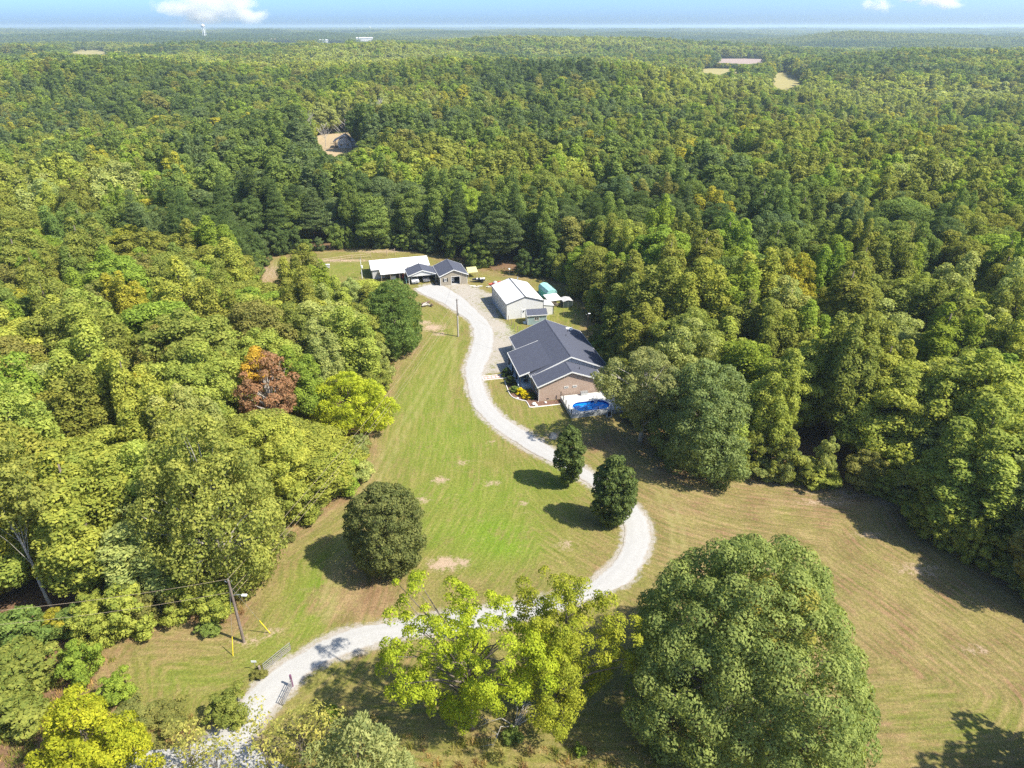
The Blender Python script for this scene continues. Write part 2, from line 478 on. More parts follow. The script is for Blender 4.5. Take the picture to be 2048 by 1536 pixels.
def ground_mat():
    t = NT('lawn_and_litter')
    p = t.pos()
    A = lambda k: t.attr(k).outputs['Fac']
    mp = t.n('ShaderNodeMapping'); mp.inputs['Rotation'].default_value = (0, 0, 0.5); mp.inputs['Scale'].default_value = (0.35, 1.0, 1); t.l(p, mp.inputs[0])
    n0 = t.noise(0.045, 4, 0.55, p); n1 = t.noise(0.22, 5, 0.65, p); n2 = t.noise(1.3, 5, 0.7, p); n3 = t.noise(8.0, 4, 0.8, p)
    ns = t.noise(1.1, 4, 0.6, mp.outputs[0])
    # mown grass: green, olive and straw blades mixed at every size, drawn out along the mower's rounds
    sp = t.n('ShaderNodeSeparateXYZ'); t.l(p, sp.inputs[0])
    cv = t.n('ShaderNodeCombineXYZ')
    t.l(t.math('MULTIPLY', A('edist'), 1.9), cv.inputs[0]); t.l(t.math('MULTIPLY', sp.outputs[0], 0.22), cv.inputs[1]); t.l(t.math('MULTIPLY', sp.outputs[1], 0.22), cv.inputs[2])
    st = t.noise(1.0, 4, 0.65, cv.outputs[0])
    n4 = t.noise(3.2, 4, 0.75, p)
    lush = t.math('ADD', A('lush'), t.math('ADD', t.rng(n1, 0.35, 0.75, -0.25, 0.30), t.rng(st, 0.35, 0.7, -0.15, 0.25)), True)
    g = t.mix(lush, (0.172, 0.170, 0.040), (0.142, 0.215, 0.020))
    dry = t.math('ADD', A('dry'), t.math('ADD', t.rng(n1, 0.3, 0.72, -0.34, 0.36), t.math('ADD', t.rng(n2, 0.3, 0.72, -0.26, 0.28), t.rng(st, 0.35, 0.7, 0.25, -0.25))), True)
    g = t.mix(dry, g, t.mix(t.rng(n1, 0.35, 0.65), (0.285, 0.205, 0.105), (0.200, 0.125, 0.066)))
    mow = t.n('ShaderNodeMath', operation='SINE'); t.l(t.math('ADD', t.math('MULTIPLY', A('edist'), 6.0), t.math('MULTIPLY', n1, 5.0)), mow.inputs[0])
    g = t.mix(t.math('MULTIPLY', t.rng(mow.outputs[0], 0.0, 1.0, 0, 0.5), t.math('MULTIPLY', A('mow'), t.rng(n1, 0.35, 0.6))), g, (0.105, 0.120, 0.028))
    g = t.mix(t.rng(ns, 0.56, 0.76, 0, 0.35), g, (0.30, 0.235, 0.115))
    # blades: light and dark at every size
    k_ = t.math('MULTIPLY', t.rng(n4, 0.28, 0.72, 0.62, 1.36), t.math('MULTIPLY', t.rng(n3, 0.28, 0.72, 0.66, 1.32), t.rng(st, 0.3, 0.7, 1.16, 0.80)))
    cb = t.n('ShaderNodeCombineColor'); [t.l(k_, cb.inputs[q]) for q in range(3)]
    g = t.mix(1.0, g, cb.outputs[0], 'MULTIPLY')
    trk = t.math('MULTIPLY', A('track'), t.rng(n2, 0.3, 0.6, 0.2, 0.75))
    g = t.mix(trk, g, (0.30, 0.27, 0.11))
    # bare earth shows where the grass is worn
    bare = t.math('MULTIPLY', t.math('ADD', A('bare'), t.math('ADD', t.rng(n2, 0.3, 0.7, -0.55, 0.35), t.rng(n4, 0.3, 0.7, -0.35, 0.3))), 1.8, True)
    bare = t.math('MULTIPLY', bare, t.rng(A('bare'), 0.02, 0.2))
    g = t.mix(bare, g, t.mix(t.rng(n3, 0.3, 0.7), (0.29, 0.19, 0.12), (0.44, 0.35, 0.26)))
    # thin grey gravel beside the drive
    gv = t.math('MULTIPLY', t.math('ADD', A('gravel'), t.math('ADD', t.rng(n2, 0.3, 0.7, -0.45, 0.35), t.rng(n1, 0.3, 0.7, -0.35, 0.35))), 2.0, True)
    gv = t.math('MULTIPLY', gv, t.rng(A('gravel'), 0.02, 0.25))
    gcol = t.mix(t.rng(n3, 0.3, 0.65), (0.23, 0.20, 0.165), (0.40, 0.38, 0.35))
    gcol = t.mix(t.rng(n1, 0.4, 0.7, 0, 0.5), gcol, (0.33, 0.285, 0.225))
    g = t.mix(gv, g, gcol)
    # leaf litter under the trees
    lit = t.math('ADD', A('litter'), t.rng(n2, 0.3, 0.7, -0.3, 0.3), True)
    lit = t.math('MULTIPLY', lit, t.rng(A('litter'), 0.0, 0.3))
    lc = t.mix(t.rng(n3, 0.3, 0.7), (0.075, 0.045, 0.028), (0.26, 0.155, 0.095))
    lc = t.mix(t.rng(n1, 0.5, 0.7, 0, 0.5), lc, (0.07, 0.085, 0.025))
    g = t.mix(lit, g, lc)
    # beyond the mapped clearing the ground is woodland
    far = A('far')
    fc = t.mix(t.rng(t.noise(0.012, 5, 0.65, p), 0.35, 0.7), (0.035, 0.055, 0.018), (0.085, 0.095, 0.025))
    g = t.mix(far, g, fc)
    h = t.math('ADD', t.math('MULTIPLY', n3, 0.6), t.math('MULTIPLY', n2, 0.8))
    t.principled(g, 0.95, 0.1, t.bump(h, 0.75, 0.16))
    return t.m
M['ground'] = ground_mat()

def field_mat(name, c0, c1):
    t = NT(name)
    p = t.pos()
    n = t.noise(0.03, 4, 0.6, p); m = t.noise(0.4, 3, 0.6, p)
    t.principled(t.mix(t.math('ADD', t.math('MULTIPLY', n, 0.7), t.math('MULTIPLY', m, 0.3)), c0, c1), 0.95, 0.1)
    return t.m
M['hay'] = field_mat('hay_stubble', (0.24, 0.21, 0.085), (0.36, 0.31, 0.135))
M['pinkfield'] = field_mat('ripe_crop', (0.28, 0.21, 0.185), (0.35, 0.275, 0.24))
M['clearing'] = field_mat('tan_clearing', (0.30, 0.22, 0.135), (0.40, 0.315, 0.19))
# ------------------------------------------------------------------ the clearing: outline of the mown ground
CLEAR = GP([(60, 1640), (150, 1500), (185, 1420), (182, 1330), (215, 1262), (330, 1238), (452, 1240), (492, 1180), (505, 1112), (572, 1066),
            (642, 1020), (700, 955), (722, 900), (738, 835), (757, 765), (786, 705), (812, 668), (806, 640), (770, 628), (735, 640),
            (690, 650), (600, 655), (540, 670), (498, 640), (512, 560), (520, 512), (640, 500), (740, 492), (860, 503), (940, 531),
            (1010, 547), (1090, 553), (1150, 572), (1192, 625), (1200, 690), (1222, 745), (1262, 800), (1300, 868), (1345, 905), (1412, 932),
            (1480, 948), (1560, 958), (1640, 966), (1790, 984), (1835, 1060), (1900, 1098), (1980, 1148), (2060, 1200), (2200, 1290), (2330, 1400),
            (2450, 1560), (2400, 1800), (1200, 1900), (300, 1800)])

DRIVE_L = [(830,577.6),(845.8,589),(882,605),(908,622),(934,639),(944.8,657),(946,678),(942,699),(934,719.6),(929,740),(933,766),(939.6,792.5),
           (950,816),(972,841),(1008.5,870),(1055,900),(1104.8,925),(1158,956),(1186,975),(1226,1012),(1247.6,1052.5),(1246,1089),(1231,1120),(1204,1147),
           (1156,1177),(1030,1205),(885,1226),(755,1248),(704.5,1257),(650,1277),(596,1309),(558,1329),(512.6,1367.6),(471.6,1415.4),(430.6,1458),(398,1484)]
DRIVE_R = [(879.7,566),(905,582),(930,598),(950,618),(973.4,639),(986.5,659.7),(988.8,677),(986,698),(978,720),(966.6,743),(966,757),(973.4,784.7),
           (989,813),(1014,838),(1058,866),(1114.8,903),(1150,925),(1188,946),(1222,968),(1264,1000),(1292,1036),(1302,1072),(1297,1105.6),(1277.5,1139),
           (1246,1172),(1066,1236),(921,1266),(831,1273),(762,1286),(697,1309),(643,1331),(608,1357),(588,1378),(547,1419),(513,1462),(500,1488)]
def resample(pts, n):
    P = np.array(pts, dtype=float)
    # Catmull-Rom so that the drive curves without corners
    out = []
    m = len(P)
    for u in np.linspace(0, m-1.0001, n):
        i = int(u); t = u-i
        p0, p1, p2, p3 = P[max(i-1,0)], P[i], P[min(i+1,m-1)], P[min(i+2,m-1)]
        out.append(0.5*((2*p1)+(-p0+p2)*t+(2*p0-5*p1+4*p2-p3)*t*t+(-p0+3*p1-3*p2+p3)*t**3))
    return np.array(out)
DL = resample(GP(DRIVE_L), 420)
DR = resample(GP(DRIVE_R), 420)
DRIVE_POLY = [tuple(p) for p in DL] + [tuple(p) for p in DR[::-1]]
ROAD = GP([(240,1500),(330,1499),(400,1484),(450,1478),(500,1486),(536,1512),(585,1540),(700,1600),(700,1680),(500,1640),(380,1600),(300,1560),(230,1528)])
APRON = [GP([(920,592),(985,590),(990,640),(1018,665),(1022,700),(1020,735),(975,742),(985,700),(989,670),(975,640),(950,616)]),
         GP([(845,572),(880,567),(935,572),(985,596),(975,612),(930,600),(900,585)])]

# ------------------------------------------------------------------ ground: one sheet from the lawn to the horizon
def axis(lo, hi, step, out_lo, out_hi, g):
    a = list(np.arange(lo, hi+step*0.5, step))
    s = step
    while a[-1] < out_hi:
        s = min(s*g, 2200); a.append(a[-1]+s)
    s = step; b = []
    x = lo
    while x > out_lo:
        s = min(s*g, 2200); x -= s; b.append(x)
    return np.array(b[::-1] + a)
gx = axis(-75, 62, 0.62, -38000, 38000, 1.075)
gy = axis(24, 205, 0.70, -3000, 42000, 1.075)
GX, GY = np.meshgrid(gx, gy)
gxf, gyf = GX.ravel(), GY.ravel()
near = (np.abs(gxf) < 260) & (gyf > -60) & (gyf < 340)
nx, ny = gxf[near], gyf[near]
at = {k: np.zeros(len(gxf), dtype=np.float32) for k in ('lush', 'dry', 'bare', 'gravel', 'litter', 'track', 'edist', 'mow', 'far')}
ins = inside(CLEAR, nx, ny)
ed = dist_line(CLEAR, nx, ny, True)
sed = np.where(ins, ed, -ed)
wob = (fbm(nx/5, ny/5, 3)-0.5)*4
at['litter'][near] = smooth01(1.6, -1.4, sed+wob)
at['edist'][near] = ed
at['far'][:] = 1.0
at['far'][near] = smooth01(200, 255, np.maximum(np.abs(nx), np.abs(ny-110)*1.1))
def blobs(lst, soft=1.0):
    r = np.zeros(len(nx))
    for px, py, rx, ry, s in lst:
        cx, cy = G(px, py)
        q = ((nx-cx)/rx)**2 + ((ny-cy)/ry)**2
        r = np.maximum(r, s*np.exp(-q*soft))
    return r
lush = blobs([(985,1068,6.5,6,1.0),(1010,1095,5,3,1.0),(930,1060,8,5,0.7),(960,990,12,8,0.65),(900,880,9,14,0.6),(850,800,7,14,0.5),(1090,960,9,6,0.5),
              (640,1190,4,8,0.7),(690,540,14,8,0.35),(880,720,6,18,0.4),(560,1300,7,4,0.4),(1900,1450,10,5,0.35),(1600,1010,30,6,0.05),(1080,850,5,6,0.25),
              (870,640,5,5,0.3),(1120,620,8,10,0.3),(380,1360,6,3,0.35),(1060,540,12,6,0.3),(1020,660,3,4,0.5)])
dry = blobs([(1400,1010,16,7,0.75),(1640,1000,22,7,0.85),(1780,1010,10,6,0.8),(1350,1080,5,10,0.45),(720,1200,8,5,0.95),(700,1140,5,4,0.8),(300,1290,14,4,0.6),
             (480,1270,6,3,0.5),(820,690,4,12,0.7),(870,650,4,6,0.5),(1230,890,8,6,0.8),(1330,940,9,5,0.9),(1150,830,5,4,0.45),(1900,1200,14,10,0.3),
             (1700,1470,8,7,0.75),(1000,1450,14,6,0.35),(1480,1000,12,5,0.6),(535,560,10,14,0.9),(640,600,10,10,0.6),(740,1000,3,10,0.45),(900,1080,2.6,2,0.5),(1180,1000,4,4,0.35),
             (1900,1340,6,5,0.35),(1780,1300,5,6,0.4),(1150,580,14,5,0.45),(990,575,6,4,0.35),(880,960,6,5,0.35),(1000,910,8,4,0.3),(1060,900,4,3,0.5)])
bare = blobs([(890,1128,1.9,1.1,0.95),(925,1125,1.0,0.7,0.7),(985,967,1.1,0.5,0.8),(1048,1005,0.5,0.45,0.9),(880,960,1.1,0.8,0.7),(845,1000,1.2,0.7,0.5),(925,925,1.1,0.6,0.45),
              (1720,985,7,1.2,0.6),(1600,965,9,0.9,0.45),(1790,1000,3,2,0.5),(1740,1070,2,0.7,0.5),(865,655,2.4,1.8,0.9),(848,645,1.6,1.0,0.85),(880,668,1.4,1.0,0.7),(825,690,1.6,5,0.35),
              (1110,872,2.4,1.2,0.6),(495,1283,1.6,0.6,0.5),(545,1265,1.2,0.5,0.5),(1410,950,4,1.2,0.4),(1840,1140,3,1.2,0.45),(1950,1300,1.6,0.6,0.4),(1330,905,3,1,0.35),
              (985,885,1.0,0.5,0.35),(1150,900,1.6,0.8,0.4),(680,521,9,1.4,0.7),(760,503,9,1.4,0.6),(540,545,5,9,0.35),(905,575,3,2,0.6),(945,560,3,2,0.3),(1200,970,1.6,0.8,0.4),
              (1130,1090,1.2,1.0,0.4),(1650,1005,5,0.8,0.4)])
tracks = [GP([(640,1240),(655,1170),(680,1080),(725,980),(790,870),(850,770),(900,690),(925,640)]), GP([(656,1240),(672,1170),(698,1085),(745,985),(808,870),(866,770),(912,692)]),
          GP([(1300,960),(1345,1050),(1345,1120),(1310,1180)]), GP([(1320,960),(1366,1050),(1366,1125),(1330,1190)]), GP([(905,640),(912,700),(905,760),(890,840)])]
trk = np.zeros(len(nx))
for tr_ in tracks:
    trk = np.maximum(trk, 0.7*np.exp(-(dist_line(tr_, nx, ny)/0.30)**2))
grv = np.zeros(len(nx))
for ap in APRON:
    grv = np.maximum(grv, np.where(inside(ap, nx, ny), 0.56, 0.56*np.exp(-(dist_line(ap, nx, ny, True)/1.3)**2)))
dd = np.where(inside(DRIVE_POLY[::6], nx, ny), 0, dist_line(DRIVE_POLY[::6], nx, ny, True))
grv = np.maximum(grv, 0.60*np.exp(-(dd/0.55)**2))
dry = np.maximum(dry, 0.5*np.exp(-(dd/1.4)**2))
dry = np.maximum(dry, 0.75*smooth01(7, 0.5, sed)*(ins))
base_dry = 0.26 + 0.34*smooth01(8, 26, nx)*smooth01(140, 90, ny)
at['lush'][near] = lush
at['dry'][near] = np.clip(np.maximum(dry, base_dry) - 0.7*lush*(dry < 0.5), 0, 1)
at['bare'][near] = bare
at['track'][near] = trk*ins
at['gravel'][near] = grv
at['mow'][near] = np.maximum(0.35, smooth01(10, 18, nx)*smooth01(105, 80, ny))*ins
hz = terrain(gxf, gyf)
hz[near] += (ins*(fbm(nx/3.1, ny/3.1, 2)-0.5)*0.05)
nxn, nyn = len(gx), len(gy)
ii = np.arange(nxn*nyn).reshape(nyn, nxn)
F = np.stack([ii[:-1, :-1].ravel(), ii[:-1, 1:].ravel(), ii[1:, 1:].ravel(), ii[1:, :-1].ravel()], axis=1)
me = mesh_np('ground', np.stack([gxf, gyf, hz], axis=1), F, [M['ground']], smooth=True)
for k, v in at.items():
    a = me.attributes.new(k, 'FLOAT', 'POINT'); a.data.foreach_set('value', v)
tag(obj('ground', me), 'mown lawn and leaf-littered ground running out to the wooded horizon', 'ground', kind='structure')

# ------------------------------------------------------------------ gravel drive and lane
def drive_mesh():
    n = len(DL); K = 8
    V = []; E = []; RU = []
    rs = np.random.RandomState(4)
    jl = np.convolve(rs.randn(n+8), np.ones(4)/4, 'same')[:n]*0.16; jr = np.convolve(rs.randn(n+8), np.ones(4)/4, 'same')[:n]*0.16
    for i in range(n):
        w = np.linalg.norm(DR[i]-DL[i])+1e-6
        d = (DR[i]-DL[i])/w
        a = DL[i]+d*jl[i]; b = DR[i]+d*jr[i]
        for k in range(K):
            u = k/(K-1)
            p = a*(1-u)+b*u
            V.append((p[0], p[1], 0.035+0.055*math.sin(math.pi*u)))
            E.append(min(u, 1-u)*w); RU.append(math.exp(-((u-0.28)/0.09)**2)+math.exp(-((u-0.72)/0.09)**2))
    F = []
    for i in range(n-1):
        for k in range(K-1):
            F.append((i*K+k, (i+1)*K+k, (i+1)*K+k+1, i*K+k+1))
    me = mesh_np('gravel_drive', V, np.array(F), [M['gravel']], smooth=True)
    me.attributes.new('edge', 'FLOAT', 'POINT').data.foreach_set('value', np.array(E, dtype=np.float32))
    me.attributes.new('rut', 'FLOAT', 'POINT').data.foreach_set('value', np.array(RU, dtype=np.float32))
    return me
tag(obj('gravel_drive', drive_mesh()), 'white gravel drive curving from the lane past the house to the carport', 'drive', kind='structure')
def flat_poly(name, pts, z, mat, attrs=()):
    me = bpy.data.meshes.new(name)
    me.from_pydata([(x, y, z) for x, y in pts], [], [list(range(len(pts)))])
    me.materials.append(mat)
    for k, v in attrs:
        me.attributes.new(k, 'FLOAT', 'POINT').data.foreach_set('value', np.full(len(pts), v, dtype=np.float32))
    if me.polygons[0].normal.z < 0: me.flip_normals()
    return me
tag(obj('gravel_lane', flat_poly('gravel_lane', [tuple(p) for p in resample(ROAD+[ROAD[0]], 60)[:-1]], 0.03, M['gravel'], [('edge', 1.0), ('rut', 0.3)])),
    'end of the pale gravel lane where the drive meets the road', 'lane', kind='structure')

# ------------------------------------------------------------------ far fields seen between the woods
def field(name, px_poly, mat, label, dz=0.5):
    pts = GP(px_poly)
    c = np.mean(pts, axis=0)
    # triangle fan with rings so that the sheet follows the ground
    V = []; F = []
    P = resample(pts+[pts[0]], 48)[:-1]
    rings = 5
    for r_ in range(1, rings+1):
        for p in P:
            q = c+(p-c)*r_/rings
            V.append((q[0], q[1], float(terrain(q[0], q[1]))+dz))
    V.append((c[0], c[1], float(terrain(c[0], c[1]))+dz))
    n = len(P)
    for k in range(n):
        F.append((len(V)-1, k, (k+1) % n))
        for r_ in range(rings-1):
            F.append((r_*n+k, (r_+1)*n+k, (r_+1)*n+(k+1) % n, r_*n+(k+1) % n))
    me = bpy.data.meshes.new(name); me.from_pydata(V, [], F); me.materials.append(mat); me.update()
    tag(obj(name, me), label, 'field', kind='structure')
    return pts
FIELD_PX = {
    'pasture': [(1536,150),(1570,145),(1612,167),(1598,176),(1568,186),(1545,176)],
    'hay_field': [(1386,140),(1420,137.5),(1498,139.5),(1500,146),(1440,151),(1395,146)],
    'crop_field': [(1424,118),(1490,117.2),(1548,119.5),(1530,130),(1430,129)],
    'meadow': [(132,104.5),(170,99),(220,104),(214,112),(170,112)],
    'far_meadow': [(-40,100),(30,101.5),(66,103.5),(30,108),(-40,108)],
    'hillside_clearing': [(600,300),(632,272),(672,268),(750,262),(760,268),(722,290),(716,330),(650,335),(610,320)],
}
FIELDS = {
    'pasture': field('pasture', FIELD_PX['pasture'], M['hay'], 'pale green-gold pasture cut into the far woods'),
    'hay_field': field('hay_field', FIELD_PX['hay_field'], M['hay'], 'narrow yellow hay field below the pinkish crop'),
    'crop_field': field('crop_field', FIELD_PX['crop_field'], M['pinkfield'], 'pinkish ripe crop field behind a line of trees'),
    'meadow': field('meadow', FIELD_PX['meadow'], M['hay'], 'small yellow meadow in the far woods below the water tower'),
    'far_meadow': field('meadow', FIELD_PX['far_meadow'], M['hay'], 'pale strip of meadow at the edge of the far woods'),
    'hillside_clearing': field('hillside_clearing', FIELD_PX['hillside_clearing'], M['clearing'], 'bare tan clearing around the small house in the woods', 0.3),
}
# ------------------------------------------------------------------ trees
PROF = {
    'oval':  lambda t: np.sin(np.pi*(0.10+0.86*t))**0.75,
    'round': lambda t: np.sqrt(np.clip(1-(2*t-1)**2, 0, 1))*0.97+0.03,
    'dome':  lambda t: np.clip(1-t**2.3, 0, 1)**0.55*(0.72+0.28*smooth01(0, 0.25, t)),
    'point': lambda t: np.clip(1-t, 0, 1)**0.62*smooth01(-0.12, 0.30, t),
    'cone':  lambda t: np.clip(1-t, 0, 1)**0.80*(0.55+0.45*smooth01(0, 0.12, t)),
    'vase':  lambda t: (0.25+0.75*smooth01(0, 0.7, t))*np.clip(1-((t-0.62)/0.40).clip(0)**2.2, 0, 1)**0.6,
}
def unit(v): return v/(np.linalg.norm(v, axis=-1, keepdims=True)+1e-9)

def gen_tree(seed, H, Rr, base, prof, n_clump, n_leaf, leaf, rc, trunk_r=None, shell=0.55, lobes=0.22, squash=0.8, upb=0.55, limbs=14,
             lean=(0, 0), slim=0.6, jit=0.42, spray=0.0, limb_r=0.32, leaders=0, puff=0.62):
    """crown: many leaf-sized kites gathered in clumps through the crown's volume; wood: tapered trunk and limbs that reach the clumps"""
    rs = np.random.RandomState(seed)
    fn = PROF[prof]
    ph = rs.rand(4)*6.28; k1, k2 = rs.randint(2, 4), rs.randint(4, 6)
    LD = []
    for q in range(leaders):
        aa = 6.283*q/leaders+rs.rand()*0.9; ro = (0.50+0.12*rs.rand())*Rr if q else 0.12*Rr
        LD.append((math.cos(aa)*ro, math.sin(aa)*ro, (0.78+0.2*rs.rand()) if q else 1.0, (0.50+0.12*rs.rand())*Rr))
    C = []
    tries = 0
    mind = rc*0.95
    while len(C) < n_clump and tries < n_clump*40:
        tries += 1
        t = rs.rand(); 
        rt = float(fn(np.array(t)))
        if rs.rand() > rt*0.9+0.1: continue
        a = rs.rand()*6.283
        lob = 1+lobes*math.sin(k1*a+ph[0]+2.2*t)+0.6*lobes*math.sin(k2*a+ph[1]-4*t)+0.3*lobes*math.sin(7*t*6+ph[2])
        f = math.sqrt(shell+(1-shell)*rs.rand()) if rs.rand() < 0.86 else rs.rand()**0.5*0.8
        r_ = max(0, Rr*rt*lob-rc*0.45)*f
        z = H*(base+(1-base)*t)
        p = np.array([math.cos(a)*r_, math.sin(a)*r_, min(z, H-rc*squash*0.7)])
        if LD:
            lx, ly, lh, lr = LD[rs.randint(len(LD))]
            k_ = max(0, lr*rt*(1+0.5*(lob-1))-rc*0.3)*f
            lb = base*(0.8+0.5*rs.rand())
            p = np.array([lx*(0.55+0.45*min(1, t*2.2))+math.cos(a)*k_, ly*(0.55+0.45*min(1, t*2.2))+math.sin(a)*k_, min(H*(lb+(lh-lb)*t), H*lh-rc*squash*0.6)])
        p[:2] += np.array(lean)*(p[2]/H)
        if C and tries < n_clump*12 and np.min(np.linalg.norm(np.array(C)-p, axis=1)) < mind: continue
        C.append(p)
    C = np.array(C); nc = len(C)
    rcs = rc*(0.65+0.7*rs.rand(nc))
    cv = rs.rand(nc)
    idx = np.repeat(np.arange(nc), np.maximum(6, (n_leaf*(rcs/rc)**1.7).astype(int)))
    N = len(idx)
    mid = np.array([lean[0]*0.5, lean[1]*0.5, H*(base+(1-base)*0.42)])
    outw = unit(C-mid)[idx]
    d = unit(rs.randn(N, 3)+np.array([0, 0, upb])+0.55*outw)
    rad = (puff+(1.07-puff)*rs.rand(N)**0.6)
    P = C[idx]+d*(rcs[idx]*rad)[:, None]*np.array([1, 1, squash])
    nrm = unit(d+jit*rs.randn(N, 3))
    tng = unit(np.cross(nrm, unit(rs.randn(N, 3)+np.array([0, 0, -spray])*3)))
    if spray > 0: tng = unit(tng*(1-spray)+unit(d+np.array([0, 0, -0.5]))*spray)
    bit = unit(np.cross(nrm, tng))
    s = leaf*(0.6+0.75*rs.rand(N))
    A = tng*s[:, None]; B = bit*(s*slim)[:, None]
    V = np.stack([P-A, P-B+A*0.15, P+A, P+B+A*0.15], axis=1).reshape(-1, 3)
    V[:, 2] = np.maximum(V[:, 2], 0.06)
    F = np.arange(4*N).reshape(N, 4)
    lv = np.clip(0.34*cv[idx]+0.66*rs.rand(N), 0, 1).astype(np.float32)
    # wood
    w = MB()
    tr = trunk_r or (0.018*H+0.06)
    top = H*(0.80 if prof not in ('cone', 'point') else 0.93)
    nseg = 7
    path = [(lean[0]*(i/nseg)+0.10*math.sin(i*1.7+seed)*(i > 0), lean[1]*(i/nseg)+0.10*math.cos(i*1.3+seed)*(i > 0), top*i/nseg) for i in range(nseg+1)]
    rad_ = [tr*(1.25 if i == 0 else (1-0.86*i/nseg)) for i in range(nseg+1)]
    w.tube(path, rad_, 7)
    order = rs.permutation(nc)[:limbs]
    for k in order:
        c = C[k]
        zb = min(max(H*0.10, c[2]*(0.45+0.25*rs.rand())), top*0.92)
        u = zb/top
        b0 = np.array([lean[0]*u, lean[1]*u, zb])
        m1 = b0+(c-b0)*0.5+np.array([0, 0, 0.08*np.linalg.norm(c-b0)])+rs.randn(3)*0.15
        r0 = tr*(1-0.8*u)*limb_r*1.5
        w.tube([b0, m1, c], [r0, r0*0.6, r0*0.2], 5, cap=False)
    return V, F, lv, np.array(w.v, dtype=np.float32), w.f

def crown_mesh(name, V, F, lv):
    me = mesh_np(name, V, F, [M['leaf']])
    if len(me.polygons) == len(lv):
        me.attributes.new('lv', 'FLOAT', 'FACE').data.foreach_set('value', lv)
    return me
def wood_mesh(name, wv, wf, mat):
    me = bpy.data.meshes.new(name); me.from_pydata(wv.tolist(), [], wf); me.materials.append(mat)
    me.polygons.foreach_set('use_smooth', np.ones(len(me.polygons), dtype=bool)); me.update()
    return me
def joined_mesh(name, V, F, lv, wv, wf):
    Fl = [tuple(f) for f in F.tolist()]+[tuple(i+len(V) for i in f) for f in wf]
    me = bpy.data.meshes.new(name)
    me.from_pydata(np.vstack([V, wv]).tolist(), [], Fl)
    me.materials.append(M['leaf']); me.materials.append(M['bark'])
    mi = np.zeros(len(Fl), dtype=np.int32); mi[len(F):] = 1
    me.polygons.foreach_set('material_index', mi)
    a = np.zeros(len(Fl), dtype=np.float32); a[:len(F)] = lv
    me.attributes.new('lv', 'FLOAT', 'FACE').data.foreach_set('value', a)
    me.update()
    return me

# foliage colours (linear) with the words that name them
TINT = {
    'yellow-green': (0.186, 0.214, 0.044), 'olive green': (0.140, 0.158, 0.036), 'dark green': (0.062, 0.092, 0.030), 'mid green': (0.104, 0.142, 0.036),
    'pale green': (0.188, 0.214, 0.070), 'golden green': (0.205, 0.202, 0.030), 'brownish olive': (0.138, 0.142, 0.042), 'bluish green': (0.084, 0.116, 0.046),
    'bright green': (0.136, 0.186, 0.030), 'deep green': (0.030, 0.048, 0.015),
}
LEAFY = ['yellow-green', 'olive green', 'mid green', 'pale green', 'dark green', 'golden green', 'brownish olive', 'bluish green', 'bright green']

# species at nominal size: (height, radius) and their meshes; near detail
SPEC = {}
def spec(key, kind, H, Rr, seed, **kw):
    g = gen_tree(seed, H, Rr, **kw)
    SPEC[key] = dict(kind=kind, H=H, R=Rr, crown=crown_mesh('crown_'+key, *g[:3]), wood=wood_mesh('trunk_'+key, g[3], g[4], M['bark']), g=g)
near_kw = dict(n_leaf=240, leaf=0.19, limbs=10)
spec('tall_a', 'broadleaf_tree', 21, 4.6, 1, base=0.16, prof='point', n_clump=140, rc=1.1, lobes=0.30, leaders=4, squash=1.15, **near_kw)
spec('tall_b', 'broadleaf_tree', 22, 4.8, 2, base=0.18, prof='point', n_clump=140, rc=1.05, lobes=0.34, squash=1.25, leaders=5, **near_kw)
spec('tall_c', 'broadleaf_tree', 20, 5.2, 3, base=0.16, prof='round', n_clump=140, rc=1.15, lobes=0.32, leaders=4, squash=0.95, **near_kw)
spec('tall_d', 'broadleaf_tree', 22, 4.2, 4, base=0.22, prof='point', n_clump=125, rc=1.0, lobes=0.40, squash=1.3, leaders=3, **near_kw)
spec('oak_a', 'broadleaf_tree', 18, 6.0, 5, base=0.16, prof='dome', n_clump=140, rc=1.45, lobes=0.26, **near_kw)
spec('oak_b', 'broadleaf_tree', 18, 5.6, 6, base=0.14, prof='round', n_clump=140, rc=1.15, lobes=0.36, squash=0.8, leaders=5, **near_kw)
spec('pine_a', 'pine_tree', 22, 3.6, 7, base=0.28, prof='cone', n_clump=150, n_leaf=120, leaf=0.30, rc=0.95, slim=0.2, squash=0.55, limbs=30, jit=0.8, limb_r=0.22)
spec('pine_b', 'pine_tree', 20, 4.0, 8, base=0.24, prof='oval', n_clump=150, n_leaf=120, leaf=0.30, rc=1.0, slim=0.2, squash=0.6, limbs=30, jit=0.8, limb_r=0.22)
spec('small_a', 'understory_tree', 8, 2.9, 9, base=0.04, prof='dome', n_clump=55, n_leaf=130, leaf=0.19, rc=0.80, lobes=0.30, limbs=8)
spec('small_b', 'understory_tree', 7, 2.5, 10, base=0.04, prof='oval', n_clump=48, n_leaf=130, leaf=0.18, rc=0.75, lobes=0.35, limbs=8)

TREES = []      # the individual trees, for naming afterwards
def place_tree(key, x, y, H, Rr, colour, name=None, rz=None, z=None, label=None, cat=None, group=None):
    S = SPEC[key]
    rs = random.Random(int(x*131+y*717))
    t = empty(name or S['kind'], (x, y, float(terrain(x, y)) if z is None else z), rs.random()*6.283 if rz is None else rz)
    t.scale = (Rr/S['R'], Rr/S['R'], H/S['H'])
    obj('trunk', S['wood'], t)
    c = obj('crown', S['crown'], t)
    col = TINT[colour] if isinstance(colour, str) else colour
    k = 0.90+0.22*rs.random(); w = rs.uniform(-0.07, 0.07)
    c.color = (col[0]*k*(1+w), col[1]*k, col[2]*k*(1-w), 1)
    if label: tag(t, label, cat or 'tree', group)
    return t

